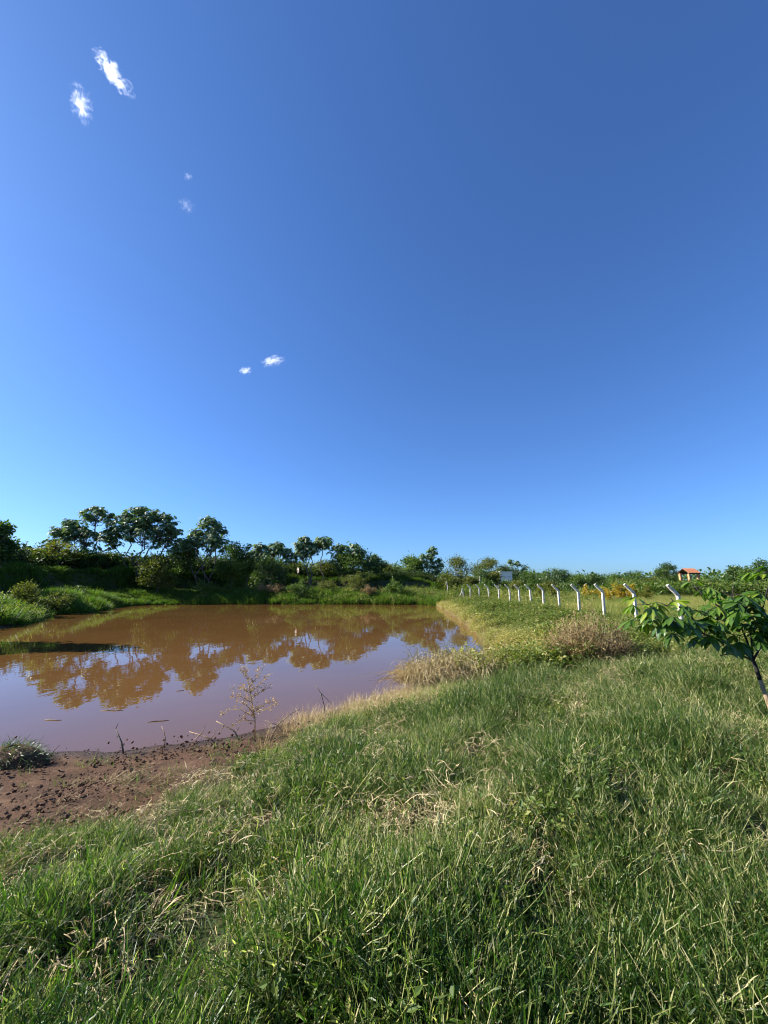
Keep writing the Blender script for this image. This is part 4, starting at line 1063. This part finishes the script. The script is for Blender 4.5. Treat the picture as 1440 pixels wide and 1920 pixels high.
M['tile'] = rough_mat('terracotta_tile', [(.3, (.32, .115, .055)), (.7, (.50, .21, .11))], 6, 5, .85, .2)
M['brick'] = rough_mat('orange_brick', [(.3, (.48, .24, .11)), (.7, (.62, .34, .17))], 9, 5, .9, .3)
M['rafter'] = rough_mat('dark_timber', [(.3, (.035, .025, .018)), (.7, (.08, .055, .04))], 6, 5, .8, .3)
def hut():
    Y = 68.; c = at_depth(1296, 1108, Y); x0 = c[0]; zb = min(gz(x0, Y), c[2])
    root = empty('tiled_hut', (x0, Y, zb), R(8)); root.scale = (.66, .66, 1); tag(root, 'open brick hut with terracotta tiled gable roof at right', 'hut')
    def zof(row): return CAM_Z + (1095 - row) / PXM * Y - zb
    ze, zr = zof(1075), zof(1066.5)
    # roof: two slopes of separate tile courses, ridge along local x
    hx, hy = 1.75, 1.75
    roof = MB()
    for s in (-1, 1):
        roof.add([(-hx, 0, zr - .03), (hx, 0, zr - .03), (hx, s * hy, ze - .03), (-hx, s * hy, ze - .03), (-hx, 0, zr - .10), (hx, 0, zr - .10), (hx, s * hy, ze - .10), (-hx, s * hy, ze - .10)],
                 [(0, 1, 2, 3), (4, 7, 6, 5), (0, 3, 7, 4), (1, 5, 6, 2), (3, 2, 6, 7)])
    ro = roof.obj('roof', M['rafter'], root)
    sl = math.hypot(hy, zr - ze)
    nrow, ncol = 6, 9
    tm = MB(); tw, tl = 2 * hx / ncol, sl / nrow * 1.12
    prof = [(-.5, 0), (-.25, .045), (0, .06), (.25, .045), (.5, 0)]
    tm.add([(a * tw, -tl / 2, b) for a, b in prof] + [(a * tw, tl / 2, b + .03) for a, b in prof], [(i, i + 1, i + 6, i + 5) for i in range(4)])
    tme = tm.mesh('tile', M['tile'])
    for s in (-1, 1):
        ang = math.atan2(zr - ze, hy)
        for i in range(nrow):
            for j in range(ncol):
                t = (i + .5) / nrow
                q = bpy.data.objects.new('tile', tme); COL.objects.link(q); q.parent = ro
                q.location = (-hx + (j + .5) * tw, s * hy * t, zr + (ze - zr) * t + .012)
                q.rotation_euler = (-s * ang if s > 0 else ang, 0, 0) if False else (s * -ang, 0, 0)
                if s > 0: q.rotation_euler = (-ang, 0, 0)
                if s < 0: q.rotation_euler = (-ang, 0, math.pi)
    for (a, b) in ((-1.3, -1.3), (-1.3, 1.3), (1.3, 1.3), (1.3, -1.3)):
        m = MB(); m.box((a - .24, b - .24, -.4), (a + .24, b + .24, ze + .05)); m.obj('column', M['brick'], root)
    for s in (-1, 1):
        m = MB(); m.box((-1.7, s * 1.3 - .07, ze - .14), (1.7, s * 1.3 + .07, ze + .12)); m.obj('beam', M['rafter'], root)
    m = MB(); m.box((-1.05, -1.42, -.4), (1.05, -1.22, .95)); m.obj('low_wall', M['brick'], root)
    m = MB(); m.box((-1.48, -1.04, -.4), (-1.28, 1.04, .95)); m.obj('low_wall', M['brick'], root)
    m = MB(); m.box((1.57, -1.4, -.4), (3.3, -1.1, 1.25)); m.obj('side_wall', M['brick'], root)
    m = MB(); m.box((3.32, -1.35, -.4), (3.62, -1.0, 1.30)); m.obj('gate_pillar', M['white_wall'], root)
hut()

# ------------------------------------------------------------------ sapling at the right edge
def sapling():
    r = np.random.default_rng(64)
    B = at_depth(1442, 1312, 5.15); zb = gz(B[0], B[1])
    root = empty('young_tree', (B[0], B[1], zb)); tag(root, 'young tree with glossy hand-shaped leaves and dark forked trunk at right edge', 'sapling')
    org = np.array((B[0], B[1], zb))
    def q(px, py, Y): return at_depth(px, py, Y) - org
    tb, lo, lb = MB(), MB(), MB()
    DY = 12
    foot = np.array((.03, 0, -.1)); mid = q(1424, 1272, 5.15); fork = q(1411, 1236, 5.15)
    lo.tube([foot, foot * .4 + q(1442, 1312, 5.15) * .6, mid], [.034, .027, .023], 8)
    tb.tube([mid - (mid - foot) * .02, mid * .5 + fork * .5 + (.006, 0, 0), fork], [.0235, .022, .021], 8)
    limbs = [[(1411, 1236, 5.15), (1385, 1215, 5.12), (1358, 1205, 5.1), (1318, 1188, 5.1), (1275, 1172, 5.05), (1238, 1150, 5.0), (1212, 1132, 5.0)],
             [(1411, 1238, 5.15), (1390, 1229, 5.05), (1368, 1226, 5.0), (1350, 1229, 4.98)],
             [(1411, 1236, 5.15), (1400, 1200, 5.2), (1385, 1165, 5.3), (1352, 1140, 5.4), (1320, 1118, 5.45), (1301, 1098, 5.5)],
             [(1411, 1236, 5.15), (1409, 1195, 5.1), (1402, 1150, 5.0), (1398, 1125, 4.95)],
             [(1412, 1238, 5.15), (1425, 1215, 5.2), (1442, 1205, 5.25), (1475, 1180, 5.3), (1500, 1140, 5.3)],
             [(1409, 1195, 5.1), (1428, 1150, 5.3), (1440, 1100, 5.4), (1448, 1065, 5.45)],
             [(1318, 1188, 5.1), (1300, 1160, 4.9), (1275, 1140, 4.85), (1258, 1122, 4.85)],
             [(1385, 1165, 5.3), (1370, 1130, 5.2), (1376, 1096, 5.2)],
             [(1275, 1172, 5.05), (1250, 1168, 5.1), (1212, 1158, 5.15)]]
    for k, L in enumerate(limbs):
        P = np.array([q(*a) for a in L]); tb.tube(P, np.linspace(.014 if k < 5 else .011, .005, len(P)), 6)
    # one leaflet: folded lance-shaped blade, two rows of faces each side of the midrib
    st = [(0, .03), (.25, .10), (.55, .172), (.8, .13), (1, .008)]; LC = np.array([0, .22, 0] * 5)
    LV, LF = [], []
    for y, w in st: LV += [(-w, y, .28 * w - .22 * y * y), (0, y, -.22 * y * y), (w, y, .28 * w - .22 * y * y)]
    for i in range(4):
        a = 3 * i; LF += [(a, a + 1, a + 4, a + 3), (a + 1, a + 2, a + 5, a + 4)]
    LV = np.array(LV)
    def hand(c, axis, size, n, sh, spread=1.35):
        axis = axis / np.linalg.norm(axis)
        up = np.array((0, 0, 1.)); s = np.cross(axis, up); s /= np.linalg.norm(s) + 1e-6; nn = np.cross(s, axis)
        D, U = [], []
        for i in range(n):
            a = (i - (n - 1) / 2) * spread * 2 / (n - 1) * 1.25
            d = axis * math.cos(a) + s * math.sin(a) + np.array((0, 0, -.5)) + r.normal(0, .08, 3)
            D.append(d)
        m = frames(np.array(D), np.tile(nn * .6 + up * .6, (n, 1)), r.normal(0, .25, n)) * (size * (1 - .3 * np.abs(np.linspace(-1, 1, n))) * r.uniform(.9, 1.1, n))[:, None, None]
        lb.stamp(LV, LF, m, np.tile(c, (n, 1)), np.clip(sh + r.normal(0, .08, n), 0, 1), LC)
    def cluster(px, py, Y, k, size, sh):
        t = q(px, py, Y)
        for i in range(k + (2 if px > 1320 else 1)):
            a = r.uniform(0, 2 * np.pi); el = r.uniform(-.35, .8)
            d = np.array((math.cos(a) * math.cos(el), math.sin(a) * math.cos(el), math.sin(el)))
            e = t + d * r.uniform(.08, .22)
            tb.tube([t, (t + e) / 2 + (0, 0, .012), e], [.004, .0035, .003], 4)
            hand(e, d * .8 + np.array((0, 0, -.1)), size * r.uniform(.85, 1.2), int(r.integers(5, 8)), sh + r.normal(0, .08))
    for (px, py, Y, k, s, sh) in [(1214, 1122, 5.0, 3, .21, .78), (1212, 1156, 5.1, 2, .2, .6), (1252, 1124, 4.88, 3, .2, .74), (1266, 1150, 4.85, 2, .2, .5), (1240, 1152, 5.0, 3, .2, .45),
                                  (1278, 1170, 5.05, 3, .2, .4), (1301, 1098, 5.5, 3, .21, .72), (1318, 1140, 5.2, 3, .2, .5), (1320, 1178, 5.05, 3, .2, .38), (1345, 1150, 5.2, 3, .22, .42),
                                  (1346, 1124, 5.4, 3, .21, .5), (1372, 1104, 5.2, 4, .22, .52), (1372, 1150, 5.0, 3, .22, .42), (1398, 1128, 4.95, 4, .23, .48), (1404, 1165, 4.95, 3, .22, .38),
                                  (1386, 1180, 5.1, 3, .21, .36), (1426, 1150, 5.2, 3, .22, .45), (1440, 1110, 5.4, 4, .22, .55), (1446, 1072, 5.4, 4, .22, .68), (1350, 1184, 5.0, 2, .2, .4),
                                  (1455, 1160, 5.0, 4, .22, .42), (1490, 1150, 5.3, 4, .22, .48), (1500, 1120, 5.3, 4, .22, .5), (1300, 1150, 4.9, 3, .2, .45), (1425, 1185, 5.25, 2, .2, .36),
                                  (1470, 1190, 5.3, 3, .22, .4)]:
        cluster(px, py + (DY if py > 1100 else 4), Y, k, s, sh)  # sunlight painted in: left and top clusters get a lighter leaf colour
    # a single yellowing leaflet
    lb.stamp(LV, LF, frames(np.array([(.5, -.3, -.6)])) * .16, [q(1338, 1134, 4.9)], [1.0])
    tb.obj('upper_trunk', M['sapling_bark'], root, True)
    lo.obj('lower_trunk', M['tan_bark'], root, True)  # paler bark puts the sunlight on the lower trunk into its colour
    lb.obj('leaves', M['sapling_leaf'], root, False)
sapling()

# ------------------------------------------------------------------ dry plants of the near shore
def water_weed():
    r = np.random.default_rng(71)
    b = on_plane(478, 1384, ZW + .04); root = empty('shore_weed', tuple(b)); tag(root, 'sparse half-dry weed with small olive leaves standing at the near water edge', 'weed')
    tb, lb = MB(), MB(); P = []
    Yb = b[1]
    def q(px, py, dy=0.): return at_depth(px, py, Yb + dy) - b
    main = [np.array((0, 0, -.05)), q(478, 1350), q(473, 1320, .03), q(468, 1290), q(462, 1265), q(460, 1252)]
    tb.tube(main, [.011, .010, .008, .006, .004, .002], 5)
    br = []
    for (p0, pts) in [((477, 1345), [(450, 1330), (425, 1332), (412, 1345)]), ((476, 1335), [(500, 1318), (520, 1316)]), ((473, 1318), [(450, 1305), (432, 1310)]), ((472, 1310), [(490, 1296), (508, 1288)]),
                      ((470, 1300), [(452, 1290), (440, 1294)]), ((468, 1288), [(482, 1270), (495, 1252)]), ((465, 1275), [(455, 1262), (452, 1256)]), ((475, 1328), [(495, 1332), (512, 1322)]),
                      ((478, 1352), [(455, 1350), (436, 1362)]), ((477, 1340), [(462, 1322), (446, 1316)]), ((470, 1298), [(486, 1284), (500, 1268)])]:
        dy = r.normal(0, .12)
        L = [q(*p0)] + [q(x, y, dy * (i + 1)) for i, (x, y) in enumerate(pts)]
        tb.tube(L, np.linspace(.006, .002, len(L)), 4); br.append(np.array(L))
    for L in br + [np.array(main[2:])]:
        seg = np.linspace(0, len(L) - 1.001, 9)
        for f in seg:
            i = int(f); p = L[i] + (L[i + 1] - L[i]) * (f - i)
            e = p + rand_dirs(1, -.3, 1, r)[0] * r.uniform(.04, .11); tb.tube([p, (p + e) / 2, e], [.002, .0016, .001], 3)
            P.append(p + (e - p) * r.uniform(.2, 1.15, (11, 1)) + r.normal(0, .016, (11, 3)))
    P = np.concatenate(P); k = len(P)
    mats = frames(rand_dirs(k, -.5, .8, r), None, r.normal(0, 1, k)) * (r.uniform(.018, .04, k))[:, None, None] * np.array((.5, 1, 1))
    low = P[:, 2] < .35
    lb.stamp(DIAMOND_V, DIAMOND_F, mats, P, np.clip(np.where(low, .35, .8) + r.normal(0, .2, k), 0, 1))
    tb.obj('stems', M['straw1'], root, True); lb.obj('leaves', M['brown_leaf'], root)
water_weed()

def straw_heap():
    r = np.random.default_rng(72)
    b = on_plane(872, 1280, ZW + .1); b[2] = gz(b[0], b[1]); root = empty('dry_grass_clump', tuple(b)); tag(root, 'big collapsed clump of yellow dry grass jutting into the pond', 'grass clump')
    m, g, w = MB(), MB(), MB()
    for i in range(4200):
        a = r.uniform(-1, 1); x = a * 1.45 + r.normal(0, .08); y = r.normal(0, .30)
        h = (.52 - .10 * a) * (1 - .5 * a * a) * r.uniform(.3, 1.1) + .06
        dr = np.array((r.normal(-.1, .6), r.normal(-.4, .5), 0)); L = r.uniform(.2, .6)
        p = np.array((x, y, max(0, h - .25) * r.random()))
        pts = [p, p + dr * L * .3 + (0, 0, h * .55), p + dr * L * .75 + (0, 0, h * .5 + r.normal(0, .06)), p + dr * L * 1.15 + (0, 0, h * .12 + r.normal(0, .06))]
        m.tube(pts, np.array((.0042, .004, .0034, .002)) * r.uniform(.7, 1.3), 3, np.clip(r.normal(.7, .24), 0, 1))
        if i % 3 == 0: blade(m, pts[2], dr + r.normal(0, .4, 3), r.uniform(.1, .3), .008, 1.2, r.uniform(.2, .95), r)
    m.obj('straw', M['straw1'], root)
    for i in range(420):
        a = r.uniform(-1, 1)
        blade(g, (a * 1.4, r.normal(.05, .3), r.uniform(.12, .55)), r.normal(0, .7, 3) + (0, 0, .8), r.uniform(.12, .32), .012, .9, np.clip(r.normal(.5, .2), 0, 1), r)
    g.obj('green_blades', M['olive_leaf'], root)
    # leafy twigs sticking out above
    lf = MB()
    for i in range(46):
        a = r.uniform(-1.05, .8); p = np.array((a * 1.3, .15 + r.normal(0, .15), .45)); d = np.array((r.normal(-.1, .3), r.normal(0, .2), 1)) * r.uniform(.2, .48)
        pth = bend_path(p, p + d, 0, 4, r); w.tube(pth, [.005, .004, .003, .0015], 3)
        k = 16; P = p + d * r.uniform(.3, 1.1, (k, 1)) + r.normal(0, .05, (k, 3))
        lf.stamp(DIAMOND_V, DIAMOND_F, frames(rand_dirs(k, -.4, .8, r)) * r.uniform(.03, .06, k)[:, None, None] * np.array((.5, 1, 1)), P, np.clip(r.normal(.5, .2, k), 0, 1))
    w.obj('twigs', M['bark'], root); lf.obj('leaves', M['olive_leaf'], root)
straw_heap()

def dead_bush():
    r = np.random.default_rng(73)
    b = on_plane(1106, 1232, -.12); b[2] = gz(b[0], b[1]); root = empty('withered_bush', tuple(b)); tag(root, 'withered tan and brown bush on the grassy bank below the fence', 'bush')
    tb, lb = MB(), MB(); P, C = [], []
    for i in range(420):
        a = r.uniform(0, 2 * np.pi); q = math.sqrt(r.random()); X = math.cos(a) * q * 1.15; Yy = math.sin(a) * q * .75
        h = 1.45 * (1 - .6 * q * q) * r.uniform(.6, 1.05)
        pth = bend_path((X * .55, Yy * .55, -.03), (X, Yy, h), 0, 4, r); tb.tube(pth, [.006, .005, .0035, .0015], 3, r.random())
        k = 20; t = r.uniform(.25, 1.05, k); f = np.minimum(t * 3, 2.99); ii = f.astype(int)
        pp = pth[ii] + (pth[ii + 1] - pth[ii]) * (f - ii)[:, None] + r.normal(0, .05, (k, 3)); P.append(pp); C.append(np.clip(r.normal(.55 - .22 * (X > .3), .2, k), 0, 1))  # right-hand leaves coloured darker for the side turned from the sun
    P = np.concatenate(P); C = np.concatenate(C); k = len(P)
    lb.stamp(DIAMOND_V, DIAMOND_F, frames(rand_dirs(k, -.5, .9, r)) * r.uniform(.04, .10, k)[:, None, None] * np.array((.4, 1, 1)), P, C)
    tb.obj('stems', M['straw1'], root); lb.obj('foliage', M['brown_leaf'], root)
dead_bush()

def sod():
    r = np.random.default_rng(74)
    b = on_plane(18, 1432, -.72); b[2] = gz(b[0], b[1]); root = empty('sod_clump', tuple(b)); tag(root, 'dark shaggy clump of sod on the mud at the left edge', 'sod')
    m = MB(); u, v = 16, 7; V = []
    for j in range(v):
        for i in range(u):
            a = 2 * np.pi * i / u; e = j / (v - 1) * np.pi / 2; k = 1 + .22 * (float(vnoise(math.cos(a) * 2 + 5, math.sin(a) * 2 + e * 2, 4)) - .5)
            V.append((.42 * math.cos(a) * math.cos(e) * k, .34 * math.sin(a) * math.cos(e) * k, .27 * math.sin(e) * k - .04))
    m.add(V, [(j * u + i, j * u + (i + 1) % u, (j + 1) * u + (i + 1) % u, (j + 1) * u + i) for j in range(v - 1) for i in range(u)])
    m.obj('earth', M['clod'], root, True)
    g = MB()
    for i in range(650):
        d = rand_dirs(1, .05, 1, r)[0]; p = d * np.array((.40, .33, .25)) - (0, 0, .02)
        blade(g, p, d + r.normal(0, .45, 3) + (.35, 0, -.1), r.uniform(.07, .2), .006, 1.4, np.clip(r.normal(.35, .25), 0, 1), r)
    g.obj('grass_blades', M['dark_leaf'], root)
sod()

# dry twigs standing and lying at the water edge
def twig(label, pts, r0, forks=(), mat='bark', group='dry twigs at the near water edge', name='dry_twig'):
    r = np.random.default_rng(abs(hash(label)) % 1000 if False else len(label) * 7)
    b = on_plane(pts[0][0], pts[0][1], ZW + .03); m = MB()
    P = [np.zeros(3) - (0, 0, .06)] + [at_depth(x, y, b[1] + .05 * i) - b for i, (x, y) in enumerate(pts[1:])]
    r0 *= 1.5; m.tube(P, np.linspace(r0, r0 * .4, len(P)), 5)
    for (k, (x, y)) in forks:
        e = at_depth(x, y, b[1] + .05) - b; m.tube([P[k], (P[k] + e) / 2 + r.normal(0, .01, 3), e], [r0 * .5, r0 * .4, r0 * .2], 4)
    o = m.obj(name, M[mat], None, True); o.location = tuple(b)
    tag(o, label, 'twig', group); return o
twig('upright dark twig with a kink on the mud edge at left', [(234, 1412), (228, 1392), (222, 1378), (217, 1366)], .009, [(2, (214, 1384)), (3, (222, 1355))])
twig('single pale bare twig right of the dark kinked one', [(308, 1400), (310, 1385), (307, 1370), (303, 1362)], .006, (), 'tan_bark')
twig('tall curved dry stalk at the edge of the straw fringe', [(610, 1345), (608, 1325), (602, 1300), (590, 1284)], .008, [(2, (598, 1316)), (2, (622, 1320))])
twig('short dark twig by the sod clump', [(66, 1410), (63, 1398), (60, 1390)], .006)
twig('thin pale twig slanting right of the sod clump', [(92, 1418), (102, 1406), (112, 1397)], .006, (), 'tan_bark')
twig('pale forked branch lying left of the shore weed', [(415, 1397), (395, 1385), (375, 1378), (355, 1372)], .010, [(2, (385, 1360)), (1, (405, 1366)), (2, (362, 1388))], 'tan_bark')
twig('pale bowed branch lying against the shore weed', [(455, 1390), (440, 1372), (420, 1360), (405, 1352)], .010, [(2, (412, 1372)), (1, (450, 1362))], 'tan_bark')
twig('crossed dry stalks right of the shore weed', [(505, 1384), (520, 1360), (545, 1338), (562, 1330)], .007, [(1, (496, 1350)), (2, (540, 1362)), (1, (530, 1372))], 'tan_bark')
twig('thin dry stalk beside the straw fringe, left of the tall curved one', [(548, 1372), (552, 1352), (566, 1330)], .005, [(1, (538, 1346))], 'tan_bark')
twig('tilted dry stalk low among the straw right of the shore weed', [(530, 1380), (528, 1362), (534, 1345)], .005, [(1, (516, 1360))], 'tan_bark')
for lab, px, py, L, a in (('pale stick floating on the pond at left', 210, 1332, .42, .05), ('dark stick floating in mid pond before the weed', 297, 1352, .34, .3), ('short pale stick floating at the left edge', 100, 1350, .3, .0),
                          ('tiny light stick floating between the tree reflections', 338, 1295, .16, .5)):
    b = on_plane(px, py, ZW + .004); m = MB(); d = np.array((math.cos(a), math.sin(a), 0)) * L / 2
    m.tube([-d, -d * .3 + (0, .01, .002), d * .4 - (0, .012, 0), d], [.006, .008, .007, .003], 5)
    o = m.obj('floating_stick', M['tan_bark' if 'dark' not in lab else 'bark'], None, True); o.location = tuple(b); tag(o, lab, 'stick', 'sticks floating on the pond')

# ------------------------------------------------------------------ small clouds
def cloud_mat(dens, scale, thr, seed):
    m, nt, out = newmat('cloud_vapour')
    tc = N(nt, 'ShaderNodeTexCoord')
    mp = N(nt, 'ShaderNodeMapping'); mp.inputs['Location'].default_value = (seed * 3.7, seed * 1.3, seed)
    mp.inputs['Scale'].default_value = scale
    nt.links.new(tc.outputs['Object'], mp.inputs[0])
    no = N(nt, 'ShaderNodeTexNoise'); no.inputs['Scale'].default_value = 1.0; no.inputs['Scale'].default_value = 1.7; no.inputs['Detail'].default_value = 7; no.inputs['Roughness'].default_value = .66; no.inputs['Distortion'].default_value = .7
    nt.links.new(mp.outputs[0], no.inputs['Vector'])
    ln = N(nt, 'ShaderNodeVectorMath', operation='LENGTH'); nt.links.new(tc.outputs['Object'], ln.inputs[0])
    a = N(nt, 'ShaderNodeMath', operation='MULTIPLY_ADD'); a.inputs[1].default_value = -.28; a.inputs[2].default_value = .0
    nt.links.new(ln.outputs['Value'], a.inputs[0])
    b = N(nt, 'ShaderNodeMath', operation='ADD'); nt.links.new(no.outputs['Fac'], b.inputs[0]); nt.links.new(a.outputs[0], b.inputs[1])
    mr = N(nt, 'ShaderNodeMapRange'); mr.inputs['From Min'].default_value = thr; mr.inputs['From Max'].default_value = thr + .24; mr.inputs['To Max'].default_value = dens
    nt.links.new(b.outputs[0], mr.inputs['Value'])
    v = N(nt, 'ShaderNodeVolumePrincipled'); v.inputs['Color'].default_value = (.97, .98, 1, 1); v.inputs['Anisotropy'].default_value = .45
    nt.links.new(mr.outputs[0], v.inputs['Density']); nt.links.new(v.outputs[0], out.inputs['Volume'])
    return m
def cloud(label, a, b, halfw, alt, dens, thr, scale, seed):
    """a wisp between two sky directions, at a real height above the ground"""
    mid = ray((a[0] + b[0]) / 2, (a[1] + b[1]) / 2); t = (alt - CAM_Z) / mid[2]
    cam = np.array((0, 0, CAM_Z))
    pa, pb = cam + ray(*a) * t, cam + ray(*b) * t
    c = (pa + pb) / 2; ax = pb - pa; L = np.linalg.norm(ax) / 2
    w = halfw / F_PX * t
    import bmesh
    bm = bmesh.new(); bmesh.ops.create_icosphere(bm, subdivisions=3, radius=1)
    me = bpy.data.meshes.new('wispy_cloud'); bm.to_mesh(me); bm.free()
    me.materials.append(cloud_mat(dens / w, scale, thr, seed))
    o = bpy.data.objects.new('wispy_cloud', me); COL.objects.link(o)
    o.location = tuple(c); o.scale = (L, w, w)
    o.rotation_euler = Vector(ax).to_track_quat('X', 'Z').to_euler()
    tag(o, label, 'cloud', 'small wisps of cloud')
ALT = 1500.
cloud('brightest slanting streak of cloud high at upper left', (172, 88), (252, 184), 19, ALT, 2.3, .335, (2.6, 1.3, 1.3), 1)
cloud('curved feathery cloud below and left of the slanting streak', (144, 148), (160, 242), 24, ALT, 2.0, .385, (2.6, 1.7, 1.7), 2)
cloud('longer of the two small clouds in mid sky', (486, 682), (538, 672), 12, ALT, 3.4, .35, (2.0, 1.6, 1.6), 3)
cloud('smaller lower one of the two clouds in mid sky', (444, 698), (478, 692), 10, ALT, 2.8, .37, (1.8, 1.6, 1.6), 4)
cloud('faint speck of cloud right of the upper left clouds', (342, 332), (364, 330), 8, ALT, .5, .37, (2, 1.6, 1.6), 5)
cloud('faint veil of cloud under the faint speck', (330, 376), (370, 396), 18, ALT, .35, .38, (2.4, 1.6, 1.6), 6)
